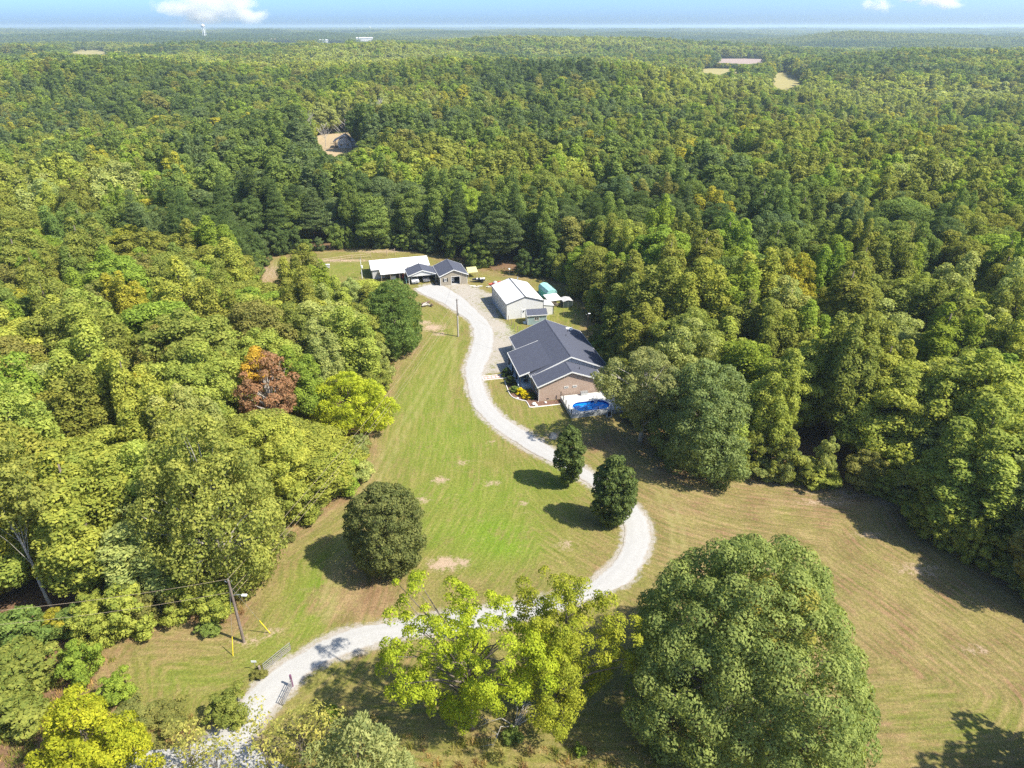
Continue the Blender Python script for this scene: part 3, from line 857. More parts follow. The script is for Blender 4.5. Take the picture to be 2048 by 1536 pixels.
# ------------------------------------------------------------------ single trees that stand out
def hero(name, x, y, label, H, Rr, colour, seed, bark='bark', cat='tree', group=None, rz=0.0, **kw):
    g = gen_tree(seed, H, Rr, **kw)
    t = empty(name, (x, y, float(terrain(x, y))), rz)
    obj('trunk', wood_mesh('trunk', g[3], g[4], M[bark]), t)
    c = obj('crown', crown_mesh('crown', *g[:3]), t)
    col = TINT[colour] if isinstance(colour, str) else colour
    c.color = (*col, 1)
    tag(t, label, cat, group)
    return t
HERO_XY = []
ORDW = ['first', 'second', 'third', 'fourth', 'fifth', 'sixth', 'last']
def H_(*a, **k):
    HERO_XY.append((a[1], a[2], a[5])); return hero(*a, **k)
MT = H_('maple_tree', 21.6, 44.0, 'huge round green maple on the lawn in the near corner by the drive', 20.2, 10.4, (0.136, 0.170, 0.052), 101,
   base=0.03, prof='dome', n_clump=350, n_leaf=360, leaf=0.145, rc=1.28, shell=0.86, lobes=0.15, squash=0.95, jit=0.32, puff=0.80, limbs=40, trunk_r=0.6)
g_ = gen_tree(172, 8.0, 4.2, base=0.1, prof='dome', n_clump=26, n_leaf=240, leaf=0.145, rc=1.05, limbs=0, jit=0.32, puff=0.8, shell=0.8)
o_ = obj('crown', crown_mesh('yellowing_boughs', *g_[:3]), MT, (0.8, -2.4, 10.9)); o_.color = (0.190, 0.185, 0.045, 1); o_['label'] = 'yellowing boughs in the middle of the crown'
H_('oak_tree', -15.2, 64.6, 'round dark green oak standing alone on the lawn inside the drive bend', 11.8, 4.5, (0.096, 0.110, 0.038), 102,
   base=0.04, prof='round', n_clump=215, n_leaf=150, leaf=0.15, rc=0.85, shell=0.70, lobes=0.13, limbs=20)
H_('pear_tree', 8.3, 81.9, 'farther of two slim oval green trees beside the drive', 10.2, 2.1, (0.076, 0.104, 0.034), 103,
   base=0.13, prof='oval', n_clump=95, n_leaf=110, leaf=0.17, rc=0.62, shell=0.6, lobes=0.12, limbs=14, trunk_r=0.13)
H_('pear_tree', 13.6, 73.2, 'nearer of two slim oval green trees beside the drive', 11.0, 2.6, (0.076, 0.104, 0.034), 104,
   base=0.05, prof='oval', n_clump=130, n_leaf=120, leaf=0.18, rc=0.70, shell=0.6, lobes=0.14, limbs=14, trunk_r=0.16)
H_('maple_tree', -3.9, 42.8, 'airy yellow-green maple overhanging the near stretch of drive', 16.6, 6.4, (0.205, 0.248, 0.022), 105,
   base=0.10, prof='vase', n_clump=190, n_leaf=190, leaf=0.115, rc=0.72, shell=0.35, lobes=0.5, squash=0.8, limbs=46, trunk_r=0.30, limb_r=0.45)
H_('elm_tree', 4.9, 44.4, 'drooping golden elm between the yellow-green maple and the huge maple', 17.0, 4.8, (0.175, 0.196, 0.024), 106,
   base=0.10, prof='oval', n_clump=180, n_leaf=190, leaf=0.11, rc=0.72, shell=0.40, lobes=0.5, squash=1.0, limbs=46, trunk_r=0.30, limb_r=0.45)
H_('walnut_tree', -11.6, 32.6, 'pale leafy walnut top rising at the near edge below the lane', 14.5, 4.3, (0.165, 0.185, 0.072), 107,
   base=0.10, prof='dome', n_clump=120, n_leaf=150, leaf=0.17, rc=0.85, shell=0.6, lobes=0.2, spray=0.5, slim=0.4, limbs=20)
H_('maple_tree', -35.5, 36.5, 'bright yellow maple crown in the scrub beside the lane', 11.5, 4.3, (0.212, 0.228, 0.020), 108,
   base=0.08, prof='dome', n_clump=110, n_leaf=230, leaf=0.13, rc=0.85, shell=0.6, lobes=0.25, limbs=16)
RM = H_('red_maple_tree', -37.6, 93.0, 'russet red maple with orange top among the green edge trees', 15.8, 4.9, (0.195, 0.115, 0.066), 109, bark='pale_bark',
   base=0.30, prof='oval', n_clump=105, n_leaf=105, leaf=0.19, rc=0.90, shell=0.4, lobes=0.25, limbs=44, limb_r=0.42)
g_ = gen_tree(171, 5.0, 2.4, base=0.1, prof='round', n_clump=26, n_leaf=120, leaf=0.18, rc=0.85, limbs=0)
o_ = obj('crown', crown_mesh('orange_crown_top', *g_[:3]), RM, (-1.7, 0.4, 11.4)); o_.color = (0.30, 0.205, 0.030, 1)
o_['label'] = 'orange and yellow top of the russet crown'
H_('mimosa_tree', -27.0, 98.5, 'spreading lime-yellow tree leaning out over the lawn edge', 9.6, 6.6, (0.232, 0.268, 0.026), 110,
   base=0.10, prof='dome', n_clump=150, n_leaf=150, leaf=0.26, rc=1.0, shell=0.6, lobes=0.22, squash=0.55, spray=0.7, slim=0.25, limbs=30)
H_('pine_tree', -24.6, 130.0, 'broad deep green pine at the wood corner beside the carport', 14.8, 6.9, (0.086, 0.128, 0.034), 111,
   base=0.04, prof='dome', n_clump=300, n_leaf=85, leaf=0.33, rc=1.0, shell=0.62, lobes=0.2, slim=0.25, squash=0.7, limbs=30, jit=0.8)
H_('oak_tree', 20.9, 94.0, 'gnarled grey-green oak with bare limbs reaching over the pool', 15.5, 6.0, (0.150, 0.166, 0.066), 112, bark='pale_bark',
   base=0.20, prof='vase', n_clump=170, n_leaf=150, leaf=0.16, rc=1.0, shell=0.45, lobes=0.36, limbs=60, trunk_r=0.42, limb_r=0.45)
H_('maple_tree', 29.0, 87.5, 'dense rounded green tree jutting from the wood onto the tan field', 17.0, 7.4, (0.122, 0.158, 0.058), 113,
   base=0.04, prof='dome', n_clump=260, n_leaf=170, leaf=0.18, rc=1.2, shell=0.7, lobes=0.20, limbs=24)
H_('tulip_tree', -33.5, 60.5, 'tall thin-leaved yellow-green tree at the wood corner behind the utility pole', 24.0, 7.0, (0.166, 0.184, 0.044), 114, bark='pale_bark',
   base=0.06, prof='oval', n_clump=260, n_leaf=140, leaf=0.19, rc=1.15, shell=0.40, lobes=0.22, squash=1.1, limbs=50, limb_r=0.3)
H_('hickory_tree', 29.5, 103.5, 'pale green hickory behind the gnarled oak beside the house', 17.5, 6.0, 'pale green', 117,
   base=0.10, prof='dome', n_clump=150, n_leaf=190, leaf=0.19, rc=1.2, lobes=0.3, limbs=20, leaders=4)
for i, (px, yy, h_, r_, col) in enumerate([(572, 141, 16.5, 4.6, 'yellow-green'), (604, 144, 18.2, 4.6, 'olive green'), (634, 142, 15.5, 4.2, 'bright green'), (664, 138, 13.2, 4.0, 'yellow-green'), (694, 140, 12.0, 3.8, 'pale green'), (616, 132, 15.0, 4.4, 'pale green'), (722, 131, 10.5, 3.4, 'olive green')]):
    x_ = (px-PCX)/FPX*(yy*CP+45*SP)
    place_tree(['tall_b', 'tall_a', 'tall_d', 'tall_b', 'tall_c', 'tall_a', 'oak_b'][i], x_, yy, h_, r_, col,
               label=f'{col} tree, {ORDW[i]} from the outer end of the clump before the back lawn', group='trees of the clump before the back lawn')
    HERO_XY.append((x_, yy, r_))
H_('sycamore_tree', -52.5, 57.2, 'tall pale-trunked tree leaning at the lawn corner of the woods', 22.0, 4.2, (0.150, 0.165, 0.040), 115, bark='pale_bark',
   base=0.62, prof='oval', n_clump=70, n_leaf=100, leaf=0.2, rc=1.0, shell=0.4, lobes=0.3, limbs=12, trunk_r=0.22, limb_r=0.16, lean=(-1.2, 0.4))
H_('oak_tree', 50.5, 32.0, 'oak just outside the view whose shadow falls on the near field corner', 16.0, 7.0, 'mid green', 116,
   base=0.10, prof='dome', n_clump=130, n_leaf=90, leaf=0.34, rc=1.4, lobes=0.25, limbs=14)
# thin roadside saplings with few leaves, seen against the gravel
for i, (px, py, h_, r_) in enumerate([(545, 1560, 9.5, 2.6), (455, 1600, 9.0, 2.4), (610, 1530, 7.5, 2.4), (390, 1540, 6.5, 2.2), (655, 1500, 6.0, 1.6)]):
    x, y = G(px, py)
    H_('sapling', x, y, ['thin sparse sapling in front of the drive just below the gate', 'thin sparse sapling standing where drive and lane meet',
       'thin sparse sapling with long bare branches beside the shaded lawn', 'low bushy sapling on the lane side of the small meadow',
       'small leafy sapling next to the pale walnut'][i], h_, r_, (0.215, 0.215, 0.060), 130+i, cat='sapling', group='roadside saplings',
       base=0.12, prof='oval', n_clump=40, n_leaf=20, leaf=0.14, rc=0.62, shell=0.2, lobes=0.4, limbs=40, trunk_r=0.06, limb_r=0.4, squash=1.0)
# shrubs in the scrub at the lane corner and along the lawn
for px, py, h_, r_, col, lab in [
    (240, 1402, 3.4, 1.5, 'bright green', 'round bright green bush on the lawn edge near the lane'),
    (172, 1362, 5.2, 1.6, 'bright green', 'upright vine-covered bush between tan weeds and lawn'),
    (55, 1385, 5.5, 3.4, 'olive green', 'wide olive bush in the scrub above the yellow maple'),
    (20, 1460, 5.0, 3.2, 'olive green', 'olive bush at the frame edge beside the yellow maple'),
    (60, 1305, 6.0, 2.8, 'mid green', 'fern-like green bush left of the tan weeds'),
    (160, 1262, 3.6, 2.0, 'mid green', 'low green bush at the foot of the pale trunk'),
    (112, 1268, 3.2, 1.5, 'golden green', 'low golden bush at the foot of the pale trunk'),
    (270, 1440, 1.8, 1.8, 'brownish olive', 'low brown-green brush below the round bright bush'),
    (340, 1440, 1.6, 1.8, 'brownish olive', 'low brown-green brush at the end of the small meadow'),
    (460, 1440, 3.4, 1.7, 'olive green', 'loose olive shrub touching the drive below the gate'),
    (665, 1440, 1.9, 0.8, 'bright green', 'small bright green cedar beside the pale walnut'),
    (1160, 1510, 1.3, 0.5, 'bright green', 'tiny green seedling in the shaded grass below the golden elm'),
    (1026, 1478, 1.2, 0.8, 'mid green', 'tiny green shrub beside the fallen branch'),
    (1680, 1540, 1.4, 1.2, 'bluish green', 'low grey-green weed clump at the foot of the huge maple'),
    (420, 1262, 1.6, 1.2, 'mid green', 'small green shrub under the thin-leaved corner tree'),
    (560, 1085, 2.2, 1.6, 'brownish olive', 'brown-green brush at the bend of the wood edge'),
    (625, 1030, 2.4, 1.5, 'olive green', 'olive brush on the lawn edge under the power lines'),
    (690, 965, 2.6, 1.6, 'mid green', 'green brush below the lime-yellow tree'),
    (655, 985, 4.2, 2.2, 'yellow-green', 'yellow-green thicket bush nearest the bend of the wood edge'),
    (676, 945, 4.6, 2.4, 'bright green', 'bright green thicket bush between the lime-yellow tree and the wood bend'),
    (706, 915, 3.8, 2.2, 'golden green', 'golden thicket bush under the lime-yellow tree')]:
    x, y = G(px, py)
    place_tree('small_a' if (px*7+py) % 2 else 'small_b', x, y, h_, r_, col, name='shrub', label=lab, cat='shrub', group='shrubs along the lawn')
    HERO_XY.append((x, y, r_*0.6))
# house planting
for px, py, h_, r_, col, lab in [
    (1013, 752, 1.8, 0.95, 'deep green', 'dark round shrub at the far end of the porch steps'),
    (1021, 768, 1.7, 0.95, 'deep green', 'dark round shrub at the near side of the paved walk'),
    (1029, 784, 1.2, 0.85, 'mid green', 'low green shrub at the porch corner before the golden ones'),
    (1040, 787, 1.2, 0.75, (0.36, 0.32, 0.012), 'golden shrub nearest the porch corner'),
    (1048, 792, 1.2, 0.75, (0.36, 0.32, 0.012), 'middle one of the three golden shrubs by the porch'),
    (1056, 797, 1.2, 0.75, (0.36, 0.32, 0.012), 'golden shrub nearest the brick corner'),
    (1064, 797, 1.3, 0.80, 'deep green', 'dark shrub against the brick front wall')]:
    x, y = G(px, py)
    place_tree('small_a', x, y, h_, r_, col, name='garden_shrub', label=lab, cat='shrub', group='shrubs in the house bed')
# ------------------------------------------------------------------ the woods
KEEP = [
    ([(500,722),(545,714),(598,735),(604,800),(580,830),(520,830)], 91), ([(612,790),(650,768),(700,754),(780,772),(765,840),(690,880),(620,850)], 97), ([(30,1000),(62,1000),(122,1225),(92,1230)], 56),   # ground that the photograph lets one see over the trees in front: (outline in the photograph, distance)
    ([(650,275),(668,271),(748,262),(718,276),(712,302),(664,312),(636,300),(636,280)], 352),
    ([(525,526),(548,526),(553,560),(540,574),(524,600)], 180),
    ([(645,522),(738,512),(738,552),(722,556),(690,544)], 190),
    ([(740,513),(855,508),(940,524),(1080,550),(1165,580),(1182,640),(1186,700),(1130,720),(1130,800),(940,700),(842,640),(846,600),(818,570),(745,552)], 230),
    ([(1545,151),(1570,147),(1606,166),(1590,174),(1568,180),(1546,172)], 930), ([(1390,139),(1494,140.5),(1490,145),(1440,149),(1400,145)], 1150), ([(1428,118.5),(1543,120),(1530,125),(1500,128),(1435,125)], 1450),
    ([(135,104.5),(170,99.5),(216,104),(212,109),(150,109)], 2000), ([(0,101),(50,103),(40,106),(0,106)], 2000),
    ([(541,75),(594,75),(594,85),(541,85)], 3040), ([(636,76),(692,76),(692,86),(636,86)], 3020), ([(711,73),(747,73),(747,83),(711,83)], 3200),
]
rs = np.random.RandomState(77)
def grid_pts(cell, dmin, dmax, half_deg, jit=0.42):
    xm = dmax*math.sin(R(half_deg))
    xs = np.arange(-xm, xm, cell); ys = np.arange(20, dmax, cell)
    X, Y = np.meshgrid(xs, ys)
    X = X+((np.arange(len(ys)) % 2)*cell*0.5)[:, None]
    X = X.ravel()+(rs.rand(X.size)-0.5)*2*jit*cell; Y = Y.ravel()+(rs.rand(Y.size)-0.5)*2*jit*cell
    d = np.hypot(X, Y)
    ang = np.degrees(np.arctan2(np.abs(X), Y+18))
    k = (d >= dmin) & (d < dmax) & (ang < half_deg)
    return X[k], Y[k]

DARK_TO_LIGHT = ['dark green', 'bluish green', 'mid green', 'mid green', 'olive green', 'bright green', 'olive green', 'yellow-green', 'pale green', 'yellow-green']
def tree_colour_ids(x, y, n, near=True):
    """kinds of trees grow in patches"""
    a = fbm(x/70+5, y/70+8, 2)*0.55+fbm(x/230+1, y/230+4, 2)*0.45; b = fbm(x/150+50, y/150+3, 2)
    wl = smooth01(0.30, 0.66, a); wp = smooth01(0.55, 0.66, b)
    if near:
        wl = np.where((x < -18) & (y < 165), np.maximum(wl, 0.62)+0.1, wl)
        wl = np.where((x > 33) & (y < 128), np.maximum(wl, 0.66)+0.1, wl)
        wl = np.where((y > 176) & (y < 222) & (np.abs(x) < 75), wl*0.6, wl)
        wp = np.where((y > 176) & (y < 205) & (x > -30) & (x < 60), 1.0, wp)
    v = np.clip(wl*0.70+0.34*(rs.rand(n)-0.15)+0.07-0.22*wp, 0, 0.999)
    ids = np.array([LEAFY.index(DARK_TO_LIGHT[int(q*10)]) for q in v], dtype=int)
    gd_ = rs.rand(n) < 0.02; ids[gd_] = LEAFY.index('golden green')
    br = rs.rand(n) < 0.035
    ids[br] = LEAFY.index('brownish olive')
    return ids, wp

def clip_heights(X, Y, Z, H, Rr):
    """short trees where the photograph looks over them"""
    ok = np.ones(len(X), dtype=bool)
    for it in range(9):
        bad = np.zeros(len(X), dtype=bool)
        for poly, dist in KEEP:
            c = Y < dist-1
            for dx, fz in ((0, 1.0), (-0.45, 0.94), (0.45, 0.94), (-0.85, 0.72), (0.85, 0.72), (-0.9, 0.5), (0.9, 0.5), (0, 0.75), (0, 0.5), (0, 0.25)):
                px, py, dep = project(X+dx*Rr, Y, Z+H*fz)
                bad |= c & ok & inside(poly, px, py)
        H[bad] *= 0.84; Rr[bad] *= 0.93
        ok &= ~(bad & (H < 5.0))
        if not bad.any(): break
    return ok & ~bad

def wood_ok(X, Y, margin=0.5):
    ok = ~inside(CLEAR, X, Y)
    ok &= dist_line(CLEAR, X, Y, True) > margin
    for k, pts in FIELDS.items(): ok &= ~inside(pts, X, Y)
    return ok

# --- near and middle woods: every tree of its own
X, Y = grid_pts(7.0, 0, 430, 47)
k = wood_ok(X, Y, 2.2) & ((Y > 46) | (np.abs(X) > 58))
for hx, hy, hr in HERO_XY: k &= np.hypot(X-hx, Y-hy) > hr*0.62+1.6
k &= ~((Y < 52) & (X < 0) & (X > -62))
X, Y = X[k], Y[k]
n = len(X)
Z = terrain(X, Y)
ids, wp = tree_colour_ids(X, Y, n)
sp_leaf = ['tall_a', 'tall_b', 'tall_c', 'tall_d', 'oak_a', 'oak_b']
SPN = sorted(SPEC)
species = []
H = np.zeros(n); Rr = np.zeros(n)
for i in range(n):
    if LEAFY[ids[i]] in ('dark green', 'bluish green') and rs.rand() < 0.25+0.6*wp[i]: s_ = ['pine_a', 'pine_b'][rs.randint(2)]
    else: s_ = sp_leaf[rs.choice(6, p=[0.22, 0.20, 0.16, 0.16, 0.12, 0.14])]
    species.append(s_)
    k_ = 0.70+0.44*rs.rand()
    H[i] = SPEC[s_]['H']*k_*0.93; Rr[i] = SPEC[s_]['R']*(0.96+0.56*rs.rand()**1.3)
edge_d = dist_line(CLEAR, X, Y, True)
H *= 0.80+0.20*smooth01(2, 12, edge_d)
ok = clip_heights(X, Y, Z, H, Rr)
# --- the skirt of small trees along the edge of the woods
ex, ey = [], []
for i in range(len(CLEAR)):
    (x0, y0), (x1, y1) = CLEAR[i], CLEAR[(i+1) % len(CLEAR)]
    L = math.hypot(x1-x0, y1-y0)
    for t in np.arange(0, L, 2.7):
        u = t/L
        q = (x0+(x1-x0)*u+rs.uniform(-1, 1), y0+(y1-y0)*u+rs.uniform(-1, 1))
        ex.append(q[0]); ey.append(q[1])
ex, ey = np.array(ex), np.array(ey)
k = ~inside(CLEAR, ex, ey) | (dist_line(CLEAR, ex, ey, True) < 0.8)
k &= (ey > 52) & (rs.rand(len(ex)) < 0.92) & (np.abs(ex) < 120)
for hx, hy, hr in HERO_XY: k &= np.hypot(ex-hx, ey-hy) > hr*0.40+0.4
ex, ey = ex[k], ey[k]
eH = 3.2+5.0*rs.rand(len(ex)); eR = 1.5+1.2*rs.rand(len(ex))
eok = clip_heights(ex, ey, np.zeros(len(ex)), eH, eR)
eid, _ = tree_colour_ids(ex, ey, len(ex))
cand = []
for i in range(n):
    if ok[i]: cand.append((X[i], Y[i], Z[i], H[i], Rr[i], species[i], LEAFY[ids[i]]))
for i in range(len(ex)):
    if eok[i]: cand.append((ex[i], ey[i], 0.0, eH[i], eR[i], ['small_a', 'small_b'][i % 2], LEAFY[eid[i]]))
# rank by how large each shows in the photograph
def shows(c):
    px, py, dep = project(c[0], c[1], c[2]+c[3]*0.75)
    return (FPX*c[4]/dep)*(FPX*c[3]/dep)*(-120 < px < 2168 and -20 < py < 1700)
vis = sorted([c for c in cand if shows(c) > 0], key=lambda c: -shows(c))
IND = vis[:330]
ind_set = set(id(c) for c in IND)
REST = [c for c in cand if id(c) not in ind_set]

ORD = ['first','second','third','fourth','fifth','sixth','seventh','eighth','ninth','tenth','eleventh','twelfth','thirteenth','fourteenth','fifteenth','sixteenth',
       'seventeenth','eighteenth','nineteenth','twentieth','twenty-first','twenty-second','twenty-third','twenty-fourth','twenty-fifth','twenty-sixth','twenty-seventh','twenty-eighth']
def region(c):
    x, y = c[0], c[1]
    if y > 178 and -70 < x < 24: return 'woods behind the buildings'
    return 'left woods' if x < -8 else 'right woods'
by = {}
for c in IND: by.setdefault(region(c), []).append(c)
KINDW = {'broadleaf_tree': 'tree', 'pine_tree': 'pine', 'understory_tree': 'small tree'}
for reg, lst in by.items():
    lst.sort(key=lambda c: c[1])
    per = 11
    for r0 in range(0, len(lst), per):
        row = sorted(lst[r0:r0+per], key=lambda c: project(c[0], c[1], c[2])[0])
        for j, c in enumerate(row):
            kd = SPEC[c[5]]['kind']
            place_tree(c[5], c[0], c[1], c[3], c[4], c[6], z=c[2],
                       label=f"{c[6]} {KINDW[kd]}, {ORD[j]} from left in {ORD[r0//per]} row back in the {reg}", cat='tree', group=f'trees of the {reg}')

# --- the rest of the woods reads as one mass: one object with instanced trees
PROTO = bpy.data.collections.new('forest_kinds')
proto_names = []
def proto(key, me):
    o = bpy.data.objects.new('kind_%02d' % len(proto_names), me); o.color = (0, 0, 0, 1); PROTO.objects.link(o); proto_names.append(key)
for s_ in SPN:
    S = SPEC[s_]; proto(s_, S['crown'])
MID = dict(tall_a=('oval', 21, 4.6), tall_b=('point', 22, 4.8), tall_c=('round', 20, 5.2), tall_d=('point', 22, 4.2), oak_a=('dome', 18, 6.0), oak_b=('round', 18, 5.6), pine_a=('cone', 22, 3.6), pine_b=('oval', 20, 4.0))
for i, (s_, (pf, h_, r_)) in enumerate(sorted(MID.items())):
    proto('mid_'+s_, joined_mesh('mid_'+s_, *gen_tree(300+i, h_, r_, base=0.2, prof=pf, n_clump=110, n_leaf=80, leaf=0.34, rc=1.15, lobes=0.3, limbs=0, squash=1.15, leaders=0 if s_.startswith('pine') else [0, 3, 2, 3][i % 4])))
for i, (s_, (pf, h_, r_)) in enumerate(sorted(MID.items())):
    proto('far_'+s_, joined_mesh('far_'+s_, *gen_tree(340+i, h_, r_, base=0.15, prof=pf, n_clump=44, n_leaf=20, leaf=0.85, rc=1.6, lobes=0.3, limbs=0, squash=1.2, leaders=0 if s_.startswith('pine') else [0, 2, 0, 3][i % 4])))
def grove(seed, size, n_):
    r2 = np.random.RandomState(seed)
    Vs, Fs, ls = [], [], []
    off = 0
    for i in range(n_):
        pf, h_, r_ = list(MID.values())[r2.randint(8)]
        V, F_, lv, wv, wf = gen_tree(seed*50+i, h_*(0.7+0.35*r2.rand()), r_*1.15, base=0.25, prof=pf, n_clump=9, n_leaf=7, leaf=2.4, rc=2.4, limbs=0)
        V[:, 0] += (r2.rand()-0.5)*size; V[:, 1] += (r2.rand()-0.5)*size
        Vs.append(V); Fs.append(F_+off); ls.append(np.clip(lv*0.4+0.6*r2.rand(), 0, 1)); off += len(V)
    me = mesh_np('grove', np.vstack(Vs), np.vstack(Fs), [M['leaf']])
    me.attributes.new('lv', 'FLOAT', 'FACE').data.foreach_set('value', np.concatenate(ls).astype(np.float32))
    return me
for i in range(4): proto('grove_%d' % i, grove(20+i, 62, 46))
PID = {k_: i for i, k_ in enumerate(proto_names)}
pts, pid, rot, scl, tnt = [], [], [], [], []
def tcol(name, j):
    c = TINT[name]; k_ = 0.88+0.26*j
    return (c[0]*k_, c[1]*k_, c[2]*k_, 1)
for c in REST:
    S = SPEC[c[5]]
    d = math.hypot(c[0], c[1])
    key = c[5] if (d < 230 or c[5].startswith('small')) else 'mid_'+c[5]
    pts.append((c[0], c[1], c[2])); pid.append(PID[key]); rot.append(rs.rand()*6.28); scl.append((c[4]/S['R'], c[4]/S['R'], c[3]/S['H'])); tnt.append(tcol(c[6], rs.rand()))
def belt(cell, d0, d1, half, lod):
    X, Y = grid_pts(cell, d0, d1, half)
    k = wood_ok(X, Y); X, Y = X[k], Y[k]
    n = len(X); Z = terrain(X, Y)
    ids, wp = tree_colour_ids(X, Y, n, False)
    sel = rs.randint(0, 6, n); pine = (rs.rand(n) < 0.15+0.6*wp) & (ids == 4)
    names = [(['pine_a', 'pine_b'][sel[i] % 2] if pine[i] else sp_leaf[sel[i]]) for i in range(n)]
    H = np.array([SPEC[s_]['H'] for s_ in names])*(0.62+0.48*rs.rand(n)); Rr = np.array([SPEC[s_]['R'] for s_ in names])*(0.75+0.62*rs.rand(n)**1.2)*(cell/6.4)
    H *= 0.86+0.14*fbm(X/40, Y/40, 2)*2*0.7
    ok = clip_heights(X, Y, Z, H, Rr)
    for i in range(n):
        if not ok[i]: continue
        S = SPEC[names[i]]
        pts.append((X[i], Y[i], Z[i])); pid.append(PID[lod+names[i]]); rot.append(rs.rand()*6.28)
        scl.append((Rr[i]/S['R'], Rr[i]/S['R'], H[i]/S['H'])); tnt.append(tcol(LEAFY[ids[i]], rs.rand()))
belt(8.0, 430, 760, 44, 'mid_')
belt(9.0, 760, 1350, 42, 'far_')
belt(11.0, 1350, 2300, 41, 'far_')
def groves(cell, d0, d1, half, k_s):
    X, Y = grid_pts(cell, d0, d1, half, 0.3)
    k = wood_ok(X, Y); X, Y = X[k], Y[k]; Z = terrain(X, Y)
    n = len(X)
    H = np.full(n, 20.0); Rr = np.full(n, cell*0.6)
    ok = clip_heights(X, Y, Z, H, Rr)
    t_ = fbm(X/700, Y/400, 3)
    for i in range(n):
        if not ok[i]: continue
        pts.append((X[i], Y[i], Z[i]-1)); pid.append(PID['grove_%d' % rs.randint(4)]); rot.append(rs.rand()*6.28)
        scl.append((k_s, k_s, 0.9*H[i]/20+0.1*rs.rand()))
        a_ = np.clip((t_[i]-0.35)*2.6+rs.uniform(-0.2, 0.2), 0, 1)
        c0 = np.array(TINT['dark green']); c1 = np.array(TINT['olive green'])
        c_ = c0*(1-a_)+c1*a_
        tnt.append((c_[0], c_[1], c_[2], 1))
groves(46, 2300, 5200, 41, 1.0)
groves(85, 5200, 11000, 41, 1.9)
groves(170, 11000, 22000, 41, 3.6)
fm = bpy.data.meshes.new('forest')
fm.vertices.add(len(pts)); fm.vertices.foreach_set('co', np.array(pts, dtype=np.float32).ravel())
fm.attributes.new('pid', 'INT', 'POINT').data.foreach_set('value', np.array(pid, dtype=np.int32))
fm.attributes.new('rot', 'FLOAT_VECTOR', 'POINT').data.foreach_set('vector', np.array([(0, 0, r_) for r_ in rot], dtype=np.float32).ravel())
fm.attributes.new('scl', 'FLOAT_VECTOR', 'POINT').data.foreach_set('vector', np.array(scl, dtype=np.float32).ravel())
fm.attributes.new('tint', 'FLOAT_COLOR', 'POINT').data.foreach_set('color', np.array(tnt, dtype=np.float32).ravel())
forest = tag(obj('forest', fm), 'mixed green and yellowing woods rolling away to the horizon', 'forest', kind='stuff')
def scatter_nodes(name, coll):
    ng = bpy.data.node_groups.new(name, 'GeometryNodeTree')
    ng.interface.new_socket('Geometry', in_out='INPUT', socket_type='NodeSocketGeometry')
    ng.interface.new_socket('Geometry', in_out='OUTPUT', socket_type='NodeSocketGeometry')
    N = ng.nodes
    gi = N.new('NodeGroupInput'); go = N.new('NodeGroupOutput')
    ci = N.new('GeometryNodeCollectionInfo'); ci.inputs[0].default_value = coll; ci.inputs['Separate Children'].default_value = True; ci.inputs['Reset Children'].default_value = True
    ip = N.new('GeometryNodeInstanceOnPoints'); ip.inputs['Pick Instance'].default_value = True
    def na(nm, typ):
        a = N.new('GeometryNodeInputNamedAttribute'); a.data_type = typ; a.inputs[0].default_value = nm; return a.outputs[0]
    L = ng.links.new
    L(gi.outputs[0], ip.inputs['Points']); L(ci.outputs[0], ip.inputs['Instance'])
    L(na('pid', 'INT'), ip.inputs['Instance Index']); L(na('scl', 'FLOAT_VECTOR'), ip.inputs['Scale'])
    L(na('rot', 'FLOAT_VECTOR'), ip.inputs['Rotation'])
    L(ip.outputs[0], go.inputs[0])
    return ng
forest.color = (0, 0, 0, 1)
mod = forest.modifiers.new('scatter', 'NODES'); mod.node_group = scatter_nodes('forest_scatter', PROTO)
print('individual trees', len(IND), 'instanced', len(pts))
# ------------------------------------------------------------------ buildings
def gable_profile(x0, x1, ze, xr, zr, th=0.16, over=0.45):
    """section of a pitched roof: outer and inner line"""
    sl = (zr-ze)/(xr-x0); sr = (zr-ze)/(x1-xr)
    a = (x0-over, ze-over*sl); c = (x1+over, ze-over*sr)
    return [(a[0], a[1]), (xr, zr), (c[0], c[1]), (c[0], c[1]+th), (xr, zr+th), (a[0], a[1]+th)]
def half_slopes(x0, x1, ze, xr, zr, th, over):
    p = gable_profile(x0, x1, ze, xr, zr, th, over)
    return [p[0], p[1], p[4], p[5]], [p[1], p[2], p[3], p[4]]
def rake_trim(mb, x0, x1, ze, xr, zr, y0, y1, over, th, h=0.2):
    """boards along the sloping gable edges, standing just proud of the roof ends"""
    sl = (zr-ze)/(xr-x0); sr = (zr-ze)/(x1-xr)
    a = (x0-over-0.02, ze-over*sl); c = (x1+over+0.02, ze-over*sr)
    for ya, yb in ((y0-0.05, y0-0.003), (y1+0.003, y1+0.05)):
        mb.prism_y([(a[0], a[1]-h*0.3), (xr, zr-h*0.3), (xr, zr+th+0.015), (a[0], a[1]+th+0.015)], ya, yb)
        mb.prism_y([(xr+0.001, zr-h*0.3), (c[0], c[1]-h*0.3), (c[0], c[1]+th+0.015), (xr+0.001, zr+th+0.015)], ya, yb)
    return mb
